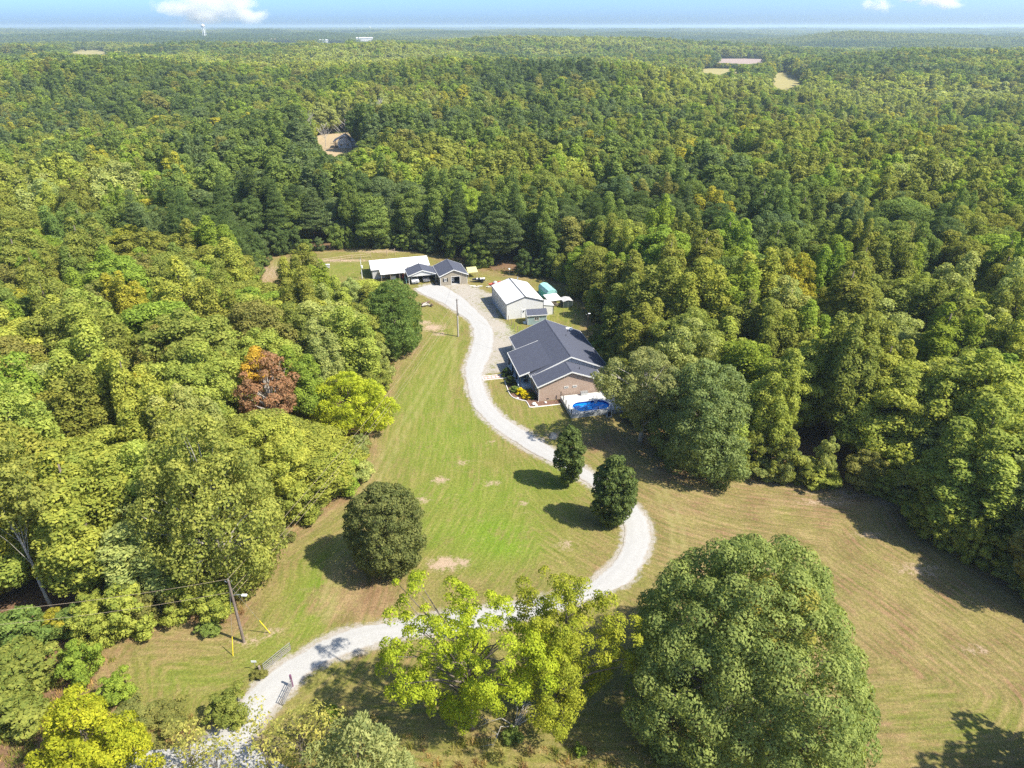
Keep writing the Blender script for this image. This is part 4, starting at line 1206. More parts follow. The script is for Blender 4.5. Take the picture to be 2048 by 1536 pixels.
def window(parent, x0, x1, z0, z1, y, frame='white', axis='y', sgn=-1, mull=True):
    """window in a wall that faces -y (axis y) or -x (axis x): frame with a pane behind it"""
    w = 0.07
    m = MB()
    def b(a0, a1, c0, c1, d0, d1):
        if axis == 'y': m.box(a0, a1, min(y+sgn*d0, y+sgn*d1), max(y+sgn*d0, y+sgn*d1), c0, c1)
        else: m.box(min(y+sgn*d0, y+sgn*d1), max(y+sgn*d0, y+sgn*d1), a0, a1, c0, c1)
    b(x0, x1, z0, z0+w, -0.02, 0.06); b(x0, x1, z1-w, z1, -0.02, 0.06)
    b(x0, x0+w, z0+w, z1-w, -0.02, 0.06); b(x1-w, x1, z0+w, z1-w, -0.02, 0.06)
    if mull: b((x0+x1)/2-0.025, (x0+x1)/2+0.025, z0+w, z1-w, -0.02, 0.05)
    f = m.build('window', M[frame], parent)
    m = MB(); b(x0+w, x1-w, z0+w, z1-w, -0.02, 0.012)
    m.build('pane', M['glass'], f)
    return f

# --- brick ranch house
HO = empty('brick_house', (4.75, 107.5, 0), R(12.5))
tag(HO, 'brick ranch house with slate-blue shingle roof and columned front porch', 'house')
MW, MR, ME, MZ = (0.0, 14.3), 7.15, 3.05, 6.15
main = MB().prism_y([(0, 0), (14.3, 0), (14.3, ME), (MR, MZ-0.05), (0, ME)], 4.5, 22.2).build('wall', M['brick'], HO)
MB().prism_y([(0.05, ME-0.1), (14.25, ME-0.1), (14.25, ME), (MR, MZ-0.06), (0.05, ME)], 4.44, 4.497).build('gable_siding', M['white_siding'], HO)
MB().prism_y([(0.05, ME-0.1), (14.25, ME-0.1), (14.25, ME), (MR, MZ-0.06), (0.05, ME)], 22.203, 22.26).build('gable_siding', M['white_siding'], HO)
WZ, WE, WR = 5.35, 3.10, 6.0
MB().prism_y([(0.1, 0), (11.9, 0), (11.9, WE), (WR, WZ-0.05), (0.1, WE)], 0, 4.43).build('wall', M['brick'], HO)
def shingle_roof(parent, x0, x1, ze, xr, zr, y0, y1, over, th=0.17, trim='white', ridge=True):
    L_, R_ = half_slopes(x0, x1, ze, xr, zr, th, over)
    r = MB().prism_y(L_, y0, y1).prism_y(R_, y0, y1).build('roof', M['shingle'], parent)
    tr = rake_trim(MB(), x0, x1, ze, xr, zr, y0, y1, over, th)
    sl = (zr-ze)/(xr-x0)
    for xe in (x0-over, x1+over):
        ze_ = ze-over*sl
        tr.box(xe-0.06 if xe < xr else xe+0.004, xe-0.004 if xe < xr else xe+0.06, y0-0.05, y1+0.05, ze_-0.06, ze_+th+0.01)
    tr.build('fascia', M[trim], r)
    if ridge:
        MB().prism_y([(xr-0.17, zr+th-0.05), (xr+0.17, zr+th-0.05), (xr+0.02, zr+th+0.045), (xr-0.02, zr+th+0.045)], y0+0.01, y1-0.01).build('ridge_cap', M['shingle'], r)
    return r
r1 = shingle_roof(HO, 0, 14.3, ME, MR, MZ, 4.05, 22.55, 0.5)
r2 = shingle_roof(HO, 0.1, 11.9, WE, WR, WZ, -0.35, 4.42, 0.4)
for (x, y) in ((9.6, 15.6), (11.0, 19.0)):
    z = MZ+0.17-(x-MR)*(MZ-ME)/7.15
    MB().tube([(x, y, z-0.1), (x, y, z+0.42)], 0.06, 8).build('vent_pipe', M['black'], r1)
MB().tube([(8.1, 1.9, WZ+0.17-(8.1-WR)*0.385-0.1), (8.1, 1.9, WZ+0.6-(8.1-WR)*0.385)], 0.06, 8).build('vent_pipe', M['black'], r2)
MB().prism_x([(20.6, 4.2), (21.4, 4.2), (21.0, 4.75)], 11.2, 12.6).build('roof_vent', M['white'], r1)
# porch: lower pitch carried out from the main slope on posts
PY0, PY1 = 5.1, 15.4
pr = MB()
pr.prism_y([(-2.35, 2.74), (3.9, 4.76), (3.9, 4.93), (-2.35, 2.92)], PY0, PY1)
pr = pr.build('porch_roof', M['shingle'], HO)
t_ = MB().box(-2.43, -2.357, PY0-0.06, PY1+0.06, 2.68, 2.94)
t_.prism_y([(-2.35, 2.68), (-0.4, 3.30), (-0.4, 3.56), (-2.35, 2.93)], PY0-0.06, PY0-0.004)
t_.prism_y([(-2.35, 2.70), (3.8, 4.72), (3.8, 4.95), (-2.35, 2.93)], PY1+0.004, PY1+0.06)
t_.build('fascia', M['white'], pr)
MB().box(-2.35, -0.003, PY0+0.1, PY1-0.1, 0, 0.55).build('porch_floor', M['porch_floor'], HO)
for yy in (5.4, 8.4, 11.6, 15.0):
    MB().box(-2.25, -2.03, yy-0.11, yy+0.11, 0.553, 2.76).box(-2.30, -1.98, yy-0.16, yy+0.16, 0.552, 0.75).build('porch_post', M['navy'], HO)
MB().box(-3.45, -2.355, 10.2, 12.0, 0, 0.18).box(-2.95, -2.355, 10.2, 12.0, 0.18, 0.36).build('porch_steps', M['concrete'], HO)
MB().box(-0.03, -0.004, PY0+0.2, PY1-0.1, 0.56, ME-0.1).build('porch_wall', M['white_siding'], HO)
fd = MB().box(-0.09, -0.034, 10.5, 11.5, 0.56, 2.6).build('front_door', M['navy'], HO)
MB().box(-0.16, -0.093, 10.62, 10.68, 1.5, 1.62).build('handle', M['steel'], fd)
window(HO, 6.8, 8.2, 1.2, 2.5, -0.034, axis='x'); window(HO, 13.0, 14.4, 1.2, 2.5, -0.034, axis='x')
gd = MB().box(-0.07, -0.004, 16.4, 21.4, 0.02, 2.5).build('garage_door', M['white'], HO)
for zz in (0.62, 1.24, 1.86): MB().box(-0.074, -0.0705, 16.45, 21.35, zz, zz+0.03).build('panel_joint', M['trim_dark'], gd)
window(HO, 4.75, 5.55, 2.15, 2.55, 0.0, mull=False); window(HO, 6.35, 7.15, 2.15, 2.55, 0.0, mull=False)
window(HO, 1.4, 2.6, 1.0, 2.4, 0.1, axis='x')
MB().box(1.5, 1.95, -0.03, -0.003, 0.28, 0.45).build('crawl_vent', M['dark_inside'], HO)
MB().tube([(0.03, -0.09, WE-0.1), (0.03, -0.09, 0.15), (-0.15, -0.3, 0.08)], 0.055, 6).build('downspout', M['white'], HO)
MB().tube([(0.02, 4.25, ME-0.1), (0.02, 4.25, 0.15)], 0.055, 6).build('downspout', M['white'], HO)
def hw(u, v, z=0.0):
    c, s = math.cos(R(12.5)), math.sin(R(12.5))
    return (4.75+u*c-v*s, 107.5+u*s+v*c, z)
# porch chairs
def chair(u, v, lab):
    e = empty('porch_chair', hw(u, v, 0.55), R(12.5-90))
    MB().box(-0.28, 0.28, -0.28, 0.28, 0.38, 0.44).build('seat', M['navy'], e)
    MB().prism_x([(0.24, 0.45), (0.30, 0.45), (0.40, 1.05), (0.34, 1.05)], -0.28, 0.28).build('backrest', M['navy'], e)
    for a in (-0.25, 0.25):
        for b in (-0.25, 0.25): MB().box(a-0.025, a+0.025, b-0.025, b+0.025, 0, 0.377).build('leg', M['navy'], e)
        MB().box(a-0.03, a+0.03, -0.26, 0.26, 0.60, 0.64).build('armrest', M['navy'], e)
    tag(e, lab, 'chair', 'chairs on the porch')
chair(-0.8, 6.6, 'dark porch chair nearest the open end of the porch'); chair(-0.8, 8.0, 'dark porch chair one place farther along the porch')
# flower bed and walk
bed = GP([(1008,752),(1012,770),(1022,792),(1040,800),(1052,803),(1058,812),(1061,815),(1121,809),(1121,800)])+[hw(0.2, -0.05)[:2], hw(0.05, 4.4)[:2], hw(-2.65, 5.0)[:2], hw(-2.65, 12)[:2]]
tag(obj('flower_bed', flat_poly('flower_bed', bed, 0.05, M['mulch'])), 'brown mulch bed wrapping the porch and brick corner', 'flower bed')
edge_pts = [tuple(p) for p in resample(GP([(1008,752),(1012,770),(1022,792),(1040,800),(1052,803),(1058,812),(1061,815),(1085,813),(1121,809)]), 40)]
tag(MB().tube([(x, y, 0.06) for x, y in edge_pts], 0.10, 6).build('bed_edging', M['stone_white']), 'pale curved edging between the mulch bed and the lawn', 'edging')
WK = empty('paved_walk', hw(-3.45, 11.1), R(12.5))
tag(WK, 'short pinkish paved walk with white stepping stones up to the porch steps', 'path', kind='structure')
MB().box(-4.6, -0.03, -0.75, 0.75, -0.05, 0.06).build('paving', M['paver'], WK)
MB().box(-4.75, -4.603, -0.9, 0.9, -0.05, 0.09).box(-4.6, -0.03, -0.9, -0.753, -0.05, 0.09).box(-4.6, -0.03, 0.753, 0.9, -0.05, 0.09).build('border', M['stone_white'], WK)
for i in range(6):
    x = -4.1+i*0.74
    MB().prism_z([(x+0.26*math.cos(a)*(1+0.12*math.sin(3*a+i)), 0.26*math.sin(a)*(1+0.1*math.cos(2*a+i))) for a in np.linspace(0, 6.283, 9)[:-1]], 0.062, 0.10).build('stepping_stone', M['white'], WK)
for i, (px, py, s_, lab) in enumerate([(1068, 809, 0.40, 'larger white rock in the mulch at the brick corner'), (1072, 812, 0.30, 'smaller white rock in the mulch at the brick corner'), (1091, 806, 0.25, 'white rock in the mulch along the brick wall'),
                                       (1035, 797, 0.22, 'white rock in the bed before the golden shrubs')]):
    x, y = G(px, py); rr = random.Random(i)
    m = MB().lathe([(s_*0.8, 0.0), (s_, s_*0.3), (s_*0.75, s_*0.7), (s_*0.25, s_*0.85)], 0, 0, 9)
    m.v = [(a*rr.uniform(0.8, 1.2), b*rr.uniform(0.8, 1.2), c) for a, b, c in m.v]
    o = m.build('garden_rock', M['stone_white']); o.location = (x, y, 0.05); tag(o, lab, 'rock', 'rocks in the flower bed')

# --- pool and deck
DK = empty('pool_deck', hw(4.0, -7.1), R(12.5))
tag(DK, 'raised pale pool deck with grey skirt and black railings', 'deck')
DW, DD, DZ = 9.6, 6.7, 0.85
PCx, PCy, PA, PB = 4.25, 2.15, 3.35, 1.72
oval = [(PCx+math.copysign(PA-PB, math.cos(a))*(abs(math.cos(a)) > 1e-6)+PB*math.cos(a), PCy+PB*math.sin(a)) for a in np.linspace(0, 2*math.pi, 41)[:-1]]
def ring_deck(z):
    """deck top with the oval opening of the pool cut out"""
    outer = []
    for (x, y) in oval:
        dx, dy = x-PCx, y-PCy
        k = min([t for t in ((DW-PCx)/dx if dx > 1e-6 else 9e9, (0-PCx)/dx if dx < -1e-6 else 9e9, (DD-PCy)/dy if dy > 1e-6 else 9e9, (0-PCy)/dy if dy < -1e-6 else 9e9)])
        outer.append((PCx+dx*k, PCy+dy*k))
    n = len(oval)
    m = MB()
    m.add([(x, y, z) for x, y in oval]+[(x, y, z) for x, y in outer], [[i, n+i, n+(i+1) % n, (i+1) % n] for i in range(n)])
    # corner fillers
    for cx_, cy_ in ((0, 0), (DW, 0), (DW, DD), (0, DD)):
        best = min(range(n), key=lambda i: (outer[i][0]-cx_)**2+(outer[i][1]-cy_)**2)
    for i in range(n):
        a, b = outer[i], outer[(i+1) % n]
        if abs(a[0]-b[0]) > 1e-3 and abs(a[1]-b[1]) > 1e-3:
            c = min(((0, 0), (DW, 0), (DW, DD), (0, DD)), key=lambda c: (c[0]-a[0])**2+(c[1]-a[1])**2)
            m.add([(a[0], a[1], z), (c[0], c[1], z), (b[0], b[1], z)], [[0, 1, 2]])
    return m
ring_deck(DZ).build('deck_boards', M['deck'], DK)
MB().box(0.02, DW-0.02, 0.0, 0.06, 0, DZ-0.01).box(0.02, 0.08, 0.063, DD, 0, DZ-0.01).box(DW-0.08, DW-0.02, 0.063, DD, 0, DZ-0.01).build('skirt', M['deck_side'], DK)
pm = MB(); n_ = len(oval)
pm.add([(x, y, DZ+0.03) for x, y in oval]+[(x, y, -0.1) for x, y in oval], [[(i+1) % n_, i, n_+i, n_+(i+1) % n_] for i in range(n_)])
PO = empty('swimming_pool', hw(4.0, -7.1), R(12.5)); tag(PO, 'oval above-ground pool with bright blue water set into the deck', 'pool')
pm.build('liner', M['liner'], PO)
MB().add([(x*0.999, y*0.999, DZ-0.34) for x, y in oval], [list(range(n_))]).build('water', M['water'], PO)
rim = MB(); rim.tube([(x, y, DZ+0.04) for x, y in oval]+[(oval[0][0], oval[0][1], DZ+0.04)], 0.07, 6); rim.build('rim', M['white'], PO)
ld = empty('pool_ladder', hw(4.0+5.6, -7.1+3.8, 0), R(12.5)); tag(ld, 'white pool ladder at the far side of the water', 'ladder')
for xx in (-0.28, 0.28): MB().tube([(xx, 0.35, DZ), (xx, 0.30, DZ+0.85), (xx, 0.0, DZ+0.95), (xx, -0.28, DZ+0.75), (xx, -0.34, DZ-0.5)], 0.035, 6).build('rail', M['white'], ld)
for zz in (DZ-0.35, DZ-0.05, DZ+0.25): MB().box(-0.26, 0.26, -0.42, -0.26, zz, zz+0.05).build('rung', M['white'], ld)
for pts_ in ([(0.05, 0.05), (0.05, 1.7), (0.05, 3.4), (0.05, 5.0), (0.05, 6.6)], [(2.45, 0.05), (4.85, 0.05), (7.2, 0.05), (9.5, 0.05)]):
    for x, y in pts_: MB().box(x-0.05, x+0.05, y-0.05, y+0.05, DZ+0.004, DZ+1.0).build('railing_post', M['black'], DK)
for z in (0.95, 0.55, 0.15):
    MB().tube([(0.05, 0.05, DZ+z), (0.05, 6.6, DZ+z)], 0.022, 5).build('railing_bar', M['black'], DK)
    MB().tube([(0.05, 0.05, DZ+z), (9.5, 0.05, DZ+z)], 0.022, 5).build('railing_bar', M['black'], DK)
AC = empty('deck_box', hw(8.3, -0.85, DZ), R(12.5)); tag(AC, 'grey storage box on the deck against the brick wall', 'box')
MB().box(-0.65, 0.65, -0.3, 0.3, 0, 0.62).build('body', M['grey_metal'], AC, bevel=0.02); MB().box(-0.7, 0.7, -0.35, 0.35, 0.625, 0.70).build('lid', M['steel'], AC, bevel=0.02)
PP = empty('pool_pump', hw(10.6, -7.9), R(12.5)); tag(PP, 'black pool pump in a white frame on the grass beside the deck', 'pump')
MB().lathe([(0.25, 0.2), (0.3, 0.3), (0.3, 0.8), (0.2, 0.95)], 0, 0, 12).build('tank', M['black'], PP, smooth=True)
MB().box(-0.45, 0.45, -0.3, 0.3, 0.0, 0.18).build('base', M['concrete'], PP)
for a in (-0.4, 0.4): MB().tube([(a, -0.2, 0.181), (a, -0.1, 1.0), (a, 0.15, 1.1)], 0.035, 6).build('frame', M['white'], PP)
ST = MB().tube([(0, 0, 0), (0, 0, 0.35), (0.1, 0.05, 0.62)], [0.72, 0.52, 0.40], 11)
rr = random.Random(3); ST.v = [(a*rr.uniform(0.85, 1.2), b*rr.uniform(0.85, 1.2), c+rr.uniform(0, 0.25)*(c > 0.5)) for a, b, c in ST.v]
ST = ST.build('tree_stump', M['dead_wood']); ST.location = (*G(1106, 874), 0); tag(ST, 'grey weathered tree stump on bare soil beside the drive', 'stump')

# --- white metal workshop
WS = empty('metal_workshop', (-1.25, 146.2, 0), R(16)); tag(WS, 'white ribbed metal workshop with grey trim and low pitched white roof', 'workshop')
W_, L_, E_, A_ = 8.9, 13.2, 3.75, 5.15
MB().prism_y([(0, 0), (W_, 0), (W_, E_), (W_/2, A_), (0, E_)], 0, L_).build('wall', M['white_metal'], WS)
lo, ro = half_slopes(0, W_, E_+0.01, W_/2, A_+0.01, 0.08, 0.12)
rf = MB().prism_y(lo, -0.1, L_+0.1).prism_y(ro, -0.1, L_+0.1).build('roof', M['white_roof'], WS)
rake_trim(MB(), 0, W_, E_, W_/2, A_, -0.1, L_+0.1, 0.12, 0.09, 0.4).build('rake_trim', M['trim_dark'], rf)
MB().prism_y([(W_/2-0.16, A_+0.09), (W_/2+0.16, A_+0.09), (W_/2, A_+0.17)], -0.1, L_+0.1).build('ridge_cap', M['trim_dark'], rf)
for xe in (-0.17, W_+0.125): MB().box(xe, xe+0.045, -0.1, L_+0.1, E_-0.12, E_+0.06).build('gutter', M['trim_dark'], rf)
MB().tube([(W_/2+1.5, L_-1.9, A_-0.45), (W_/2+1.5, L_-1.9, A_+0.75)], 0.11, 8).tube([(W_/2+1.5, L_-1.9, A_+0.7), (W_/2+1.5, L_-1.9, A_+0.85)], 0.18, 8).build('flue', M['steel'], rf)
for (x, y) in ((-0.06, -0.06), (W_-0.03, -0.06), (-0.06, L_-0.03)): MB().box(x, x+0.09, y, y+0.09, 0, E_-0.03).build('corner_trim', M['trim_dark'], WS)
dr = MB().box(3.55, 4.55, -0.06, -0.003, 0.05, 2.15).build('door', M['white'], WS); MB().box(4.35, 4.41, -0.12, -0.063, 1.0, 1.1).build('handle', M['steel'], dr)
window(WS, 3.8, 4.3, 1.35, 1.95, -0.062, mull=False)
dr = MB().box(-0.06, -0.003, 11.0, 12.0, 0.05, 2.15).build('door', M['grey_metal'], WS); MB().box(-0.12, -0.063, 11.15, 11.2, 1.0, 1.1).build('handle', M['steel'], dr)
window(WS, 0.9, 1.7, 0.6, 1.2, 0.0, frame='grey_metal', axis='x')
MB().box(-0.25, -0.003, 0.2, L_-0.2, 0, 0.12).build('footing', M['concrete'], WS)
AN = empty('lean_to_shed', (-1.25+W_*math.cos(R(16))+0.03, 146.2+W_*math.sin(R(16)), 0), R(16)); tag(AN, 'low white metal lean-to against the side of the workshop', 'shed')
MB().prism_y([(0.03, 0), (2.5, 0), (2.5, 2.2), (0.03, 2.6)], 0.2, 3.6).build('wall', M['white_metal'], AN)
MB().prism_y([(0.03, 2.61), (2.65, 2.19), (2.65, 2.27), (0.03, 2.69)], 0.05, 3.75).build('roof', M['white_roof'], AN)
MB().box(2.44, 2.53, 0.12, 0.197, 0, 2.18).build('corner_trim', M['trim_dark'], AN)
# --- grey-blue garden shed
SH = empty('garden_shed', (3.55, 143.0, 0), R(10)); tag(SH, 'small grey-blue garden shed with dark shingle roof and white window', 'shed')
SW, SD, SE, SR = 4.35, 2.8, 2.35, 3.15
MB().prism_x([(0, 0), (SD, 0), (SD, SE), (SD/2, SR), (0, SE)], 0, SW).build('wall', M['blue_siding'], SH)
m = MB().prism_x([(-0.22, SE-0.12), (SD/2, SR), (SD/2, SR+0.12), (-0.22, SE)], -0.2, SW+0.2).prism_x([(SD/2, SR), (SD+0.22, SE-0.12), (SD+0.22, SE), (SD/2, SR+0.12)], -0.2, SW+0.2)
rf = m.build('roof', M['shingle'], SH)
MB().prism_x([(-0.26, SE-0.16), (SD/2, SR-0.04), (SD/2, SR+0.125), (-0.26, SE+0.0)], -0.25, -0.203).prism_x([(SD/2, SR-0.04), (SD+0.26, SE-0.16), (SD+0.26, SE), (SD/2, SR+0.125)], -0.25, -0.203)\
    .box(-0.25, SW+0.25, -0.27, -0.223, SE-0.16, SE).build('fascia', M['white'], rf)
for x in (-0.03, SW-0.06): MB().box(x, x+0.09, -0.03, -0.003, 0, SE-0.1).build('corner_trim', M['white'], SH)
window(SH, 1.55, 2.6, 1.0, 1.85, 0.0)
MB().box(-0.05, -0.003, 0.75, 2.05, 0.1, 2.1).build('door', M['white'], SH)
MB().box(-0.03, -0.003, 0.0, 0.09, 0, SE-0.1).build('corner_trim', M['white'], SH)
MB().box(-0.75, -0.06, 0.7, 2.1, 0, 0.1).build('step', M['porch_floor'], SH)

# --- teal hoop shed, hen run, kennel
TS = empty('teal_shed', (8.6, 158.6, 0), R(20)); tag(TS, 'teal shed with a pale gambrel roof behind the workshop', 'shed')
TW, TL = 2.7, 5.6
MB().prism_y([(0, 0), (TW, 0), (TW, 1.7), (0, 1.7)], 0, TL).build('wall', M['teal'], TS)
MB().prism_y([(-0.08, 1.703), (TW+0.08, 1.703), (TW-0.35, 2.45), (TW/2, 2.75), (0.35, 2.45)], -0.06, TL+0.06).build('roof', M['pale_teal'], TS)
MB().box(0.8, 1.9, -0.05, -0.003, 0.05, 1.6).build('door', M['wood_grey'], TS)
HR = empty('hen_run', (9.0, 153.6, 0), R(22)); tag(HR, 'open hen run under a tilted white sheet roof', 'animal pen')
for (x, y) in ((0, 0), (3.0, 0), (0, 3.0), (3.0, 3.0)): MB().box(x-0.06, x+0.06, y-0.06, y+0.06, 0, 1.75 if y < 1 else 2.15).build('post', M['wood_grey'], HR)
MB().prism_x([(-0.25, 1.72), (3.25, 2.18), (3.25, 2.24), (-0.25, 1.78)], -0.25, 3.25).build('roof', M['white_roof'], HR)
MB().box(0.2, 2.6, 1.5, 2.8, 0.3, 1.35).build('hen_house', M['wood_grey'], HR)
for z in (0.3, 0.9, 1.5): MB().tube([(0, 0, z), (3, 0, z)], 0.03, 4).build('rail', M['wood_grey'], HR)
MB().tube([(0.1, -0.05, 1.5), (2.6, -0.05, 0.2)], 0.05, 5).tube([(0.4, -0.1, 1.6), (2.9, -0.1, 0.3)], 0.05, 5).build('brace', M['wood_grey'], HR)
KN = empty('kennel', (12.3, 153.4, 0), R(14)); tag(KN, 'low kennel of dark netting with a grey translucent roof', 'kennel')
for (x, y) in ((0, 0), (2.3, 0), (0, 2.6), (2.3, 2.6), (1.15, 0)): MB().tube([(x, y, 0), (x, y, 1.75)], 0.04, 6).build('post', M['steel'], KN)
MB().box(0.03, 2.27, -0.01, 0.01, 0.1, 1.55).box(0.03, 2.27, 2.59, 2.61, 0.1, 1.55).box(-0.01, 0.01, 0.03, 2.57, 0.1, 1.55).box(2.29, 2.31, 0.03, 2.57, 0.1, 1.55).build('netting', M['netting'], KN)
MB().prism_y([(-0.1, 1.65), (1.15, 1.95), (2.4, 1.65), (2.4, 1.69), (1.15, 1.99), (-0.1, 1.69)], -0.1, 2.7).build('roof', M['grey_metal'], KN)

# --- tan garage
GA = empty('tan_garage', (-18.6, 169.2, 0), R(16)); tag(GA, 'tan sided garage with dark shingle roof and open bay', 'garage')
GW, GL, GE, GR = 7.1, 8.8, 2.6, 4.05
MB().box(0, 2.95, 0, 0.15, 0, GE).box(5.15, GW, 0, 0.15, 0, GE).box(2.95, 5.15, 0, 0.15, 2.12, GE)\
    .prism_y([(0, GE), (GW, GE), (GW/2, GR)], 0, 0.15).box(0, 0.15, 0.15, GL, 0, GE).box(GW-0.15, GW, 0.15, GL, 0, GE).prism_y([(0, 0), (GW, 0), (GW, GE), (GW/2, GR), (0, GE)], GL-0.15, GL-0.001).build('wall', M['tan_siding'], GA)
shingle_roof(GA, 0, GW, GE+0.02, GW/2, GR+0.02, -0.3, GL+0.3, 0.3, 0.14)
MB().box(2.85, 2.95, -0.03, -0.003, 0, 2.2).box(5.15, 5.25, -0.03, -0.003, 0, 2.2).box(2.85, 5.25, -0.03, -0.003, 2.203, 2.3).build('door_frame', M['white'], GA)
for x in (-0.03, GW-0.07): MB().box(x, x+0.1, -0.03, -0.003, 0, GE).build('corner_trim', M['white'], GA)
window(GA, 1.0, 1.65, 1.05, 1.95, 0.0)
for x in (0.66, 1.73): MB().box(x, x+0.26, -0.04, -0.003, 1.0, 2.0).build('shutter', M['black'], GA)
MB().box(0.16, GW-0.16, 0.2, GL-0.2, 0, 0.05).build('floor', M['concrete'], GA)
sf = empty('storage_shelf', (-18.6+3.1*math.cos(R(16))-1.2*math.sin(R(16)), 169.2+3.1*math.sin(R(16))+1.2*math.cos(R(16)), 0.05), R(16)); tag(sf, 'white storage shelf just inside the open garage bay', 'shelf')
for z in (0.5, 1.0, 1.5): MB().box(0, 0.8, 0, 0.4, z, z+0.05).build('shelf_board', M['white'], sf)
for x in (0, 0.75): MB().box(x, x+0.05, 0, 0.4, 0, 1.8).build('upright', M['white'], sf)
for i, z in enumerate((0.551, 1.051)):
    o = MB().box(0.1, 0.7, 0.05, 0.35, z, z+0.3).build('storage_bin', M['white'], None); o.location = sf.location; o.rotation_euler = sf.rotation_euler
    tag(o, ['white bin on the lower shelf in the garage', 'white bin on the upper shelf in the garage'][i], 'bin')
# --- carport with two vehicles
CA = empty('carport', (-26.9, 170.2, 0), R(16)); tag(CA, 'open carport with dark shingle roof and white gable sheltering two vehicles', 'carport')
CW, CL, CE, CR = 7.2, 5.8, 2.35, 3.55
r_ = shingle_roof(CA, 0, CW, CE, CW/2, CR, -0.2, CL+0.2, 0.2, 0.13)
MB().prism_y([(0, CE-0.1), (CW, CE-0.1), (CW, CE-0.01), (CW/2, CR-0.02), (0, CE-0.01)], 0, 0.1).build('gable_siding', M['white_siding'], CA)
for x in (0.0, CW-0.12):
    for y in (0.12, 2.9, CL-0.15): MB().box(x, x+0.12, y, y+0.12, 0, CE-0.05).build('post', M['white'], CA)
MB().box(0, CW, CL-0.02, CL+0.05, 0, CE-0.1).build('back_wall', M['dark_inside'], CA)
MB().box(-0.03, CW+0.03, -0.003, CL, CE-0.22, CE-0.103).box(0, 0, 0, 0, 0, 0).build('beam', M['white'], CA)
for i in range(4): MB().tube([(-0.6, 0.4+i*1.2, 0), (-0.6, 0.4+i*1.2, 1.5)], 0.035, 5).build('side_post', M['pale_teal'], CA)
MB().tube([(-0.6, 0.4, 1.5), (-0.6, 4.0, 1.5)], 0.035, 5).tube([(-0.6, 0.4, 0.9), (-0.6, 4.0, 0.9)], 0.03, 5).build('side_rail', M['pale_teal'], CA)
def vehicle(name, x, y, rz, paintk, pickup, label, cat):
    e = empty(name, (x, y, 0.02), rz); tag(e, label, cat)
    Lh = 5.4 if pickup else 4.5; W2 = 0.96 if pickup else 0.88; hb = 1.05 if pickup else 0.86
    # body side profile (y from the nose backwards, z)
    prof = [(0.0, 0.42), (0.0, 0.80), (0.12, hb-0.08), (1.25, hb), (Lh, hb+0.02), (Lh, 0.45), (Lh-0.3, 0.35), (0.25, 0.33)]
    MB().prism_x(prof, -W2, W2).build('body', M[paintk], e, bevel=0.06)
    cb = [(1.30, hb-0.04), (2.0, hb+0.62), (3.3 if pickup else 3.9, hb+0.66), (3.5 if pickup else 4.35, hb-0.04)]
    c = MB().prism_x(cb, -W2+0.12, W2-0.12).build('cab', M[paintk], e, bevel=0.05)
    MB().add([(-W2+0.2, 1.37, hb+0.07), (W2-0.2, 1.37, hb+0.07), (W2-0.24, 1.915, hb+0.56), (-W2+0.24, 1.915, hb+0.56)], [[0, 1, 2, 3]]).build('windscreen', M['glass'], c)
    for s_ in (-1, 1):
        xx = s_*(W2-0.115)
        MB().add([(xx, 1.75, hb+0.08), (xx, 3.2, hb+0.08), (xx, 3.1, hb+0.55), (xx, 2.1, hb+0.55)], [[0, 1, 2, 3]]).build('side_window', M['glass'], c)
        MB().box(s_*0.62-0.2, s_*0.62+0.2, -0.02, 0.03, 0.66, 0.86).build('headlight', M['glass'], e)
        MB().box(s_*(W2+0.09)-0.09, s_*(W2+0.09)+0.09, 1.55, 1.62, hb+0.02, hb+0.2).build('mirror', M['black'], e)
        for wy in (0.95, Lh-1.05):
            w = MB().tube([(s_*(W2-0.24), wy, 0.37), (s_*(W2+0.02), wy, 0.37)], 0.37, 16).build('wheel', M['rubber'], e)
            MB().tube([(s_*(W2+0.01), wy, 0.37), (s_*(W2+0.035), wy, 0.37)], 0.22, 12).build('rim', M['steel'], w)
    MB().box(-0.40, 0.40, -0.025, 0.02, 0.62, 0.86).build('grille', M['black'], e)
    MB().box(-W2+0.05, W2-0.05, -0.10, -0.003, 0.42, 0.58).build('bumper', M['steel'], e)
    MB().box(-0.16, 0.16, -0.115, -0.103, 0.45, 0.55).build('number_plate', M['white'], e)
c16, s16 = math.cos(R(16)), math.sin(R(16))
def lw(o, u, v): return (o[0]+u*c16-v*s16, o[1]+u*s16+v*c16)
vehicle('pickup_truck', *lw((-26.9, 170.2), 1.65, -0.35), R(16), 'car_white', True, 'white pickup truck parked nose out in the carport', 'truck')
vehicle('parked_car', *lw((-26.9, 170.2), 4.7, 0.25), R(16), 'car_silver', False, 'silver-pink car parked nose out in the carport beside the pickup', 'car')
# ride-on mower between carport and garage
MO = empty('lawn_mower', (*lw((-18.6, 169.2), -0.95, 0.5), 0.02), R(16)); tag(MO, 'dark riding mower parked beside the garage corner', 'mower')
MB().prism_x([(0, 0.3), (0, 0.7), (0.7, 0.75), (0.8, 0.45), (1.5, 0.45), (1.5, 0.3)], -0.35, 0.35).build('body', M['black'], MO, bevel=0.05)
MB().box(-0.22, 0.22, 0.95, 1.4, 0.5, 0.62).box(-0.22, 0.22, 1.3, 1.42, 0.62, 1.0).build('seat', M['trim_dark'], MO)
for s_ in (-1, 1):
    for wy, r_ in ((0.3, 0.2), (1.25, 0.28)): MB().tube([(s_*0.3, wy, r_), (s_*0.5, wy, r_)], r_, 12).build('wheel', M['rubber'], MO)
MB().tube([(0, 0.75, 0.7), (0, 0.9, 1.0)], 0.03, 6).build('steering_column', M['black'], MO)

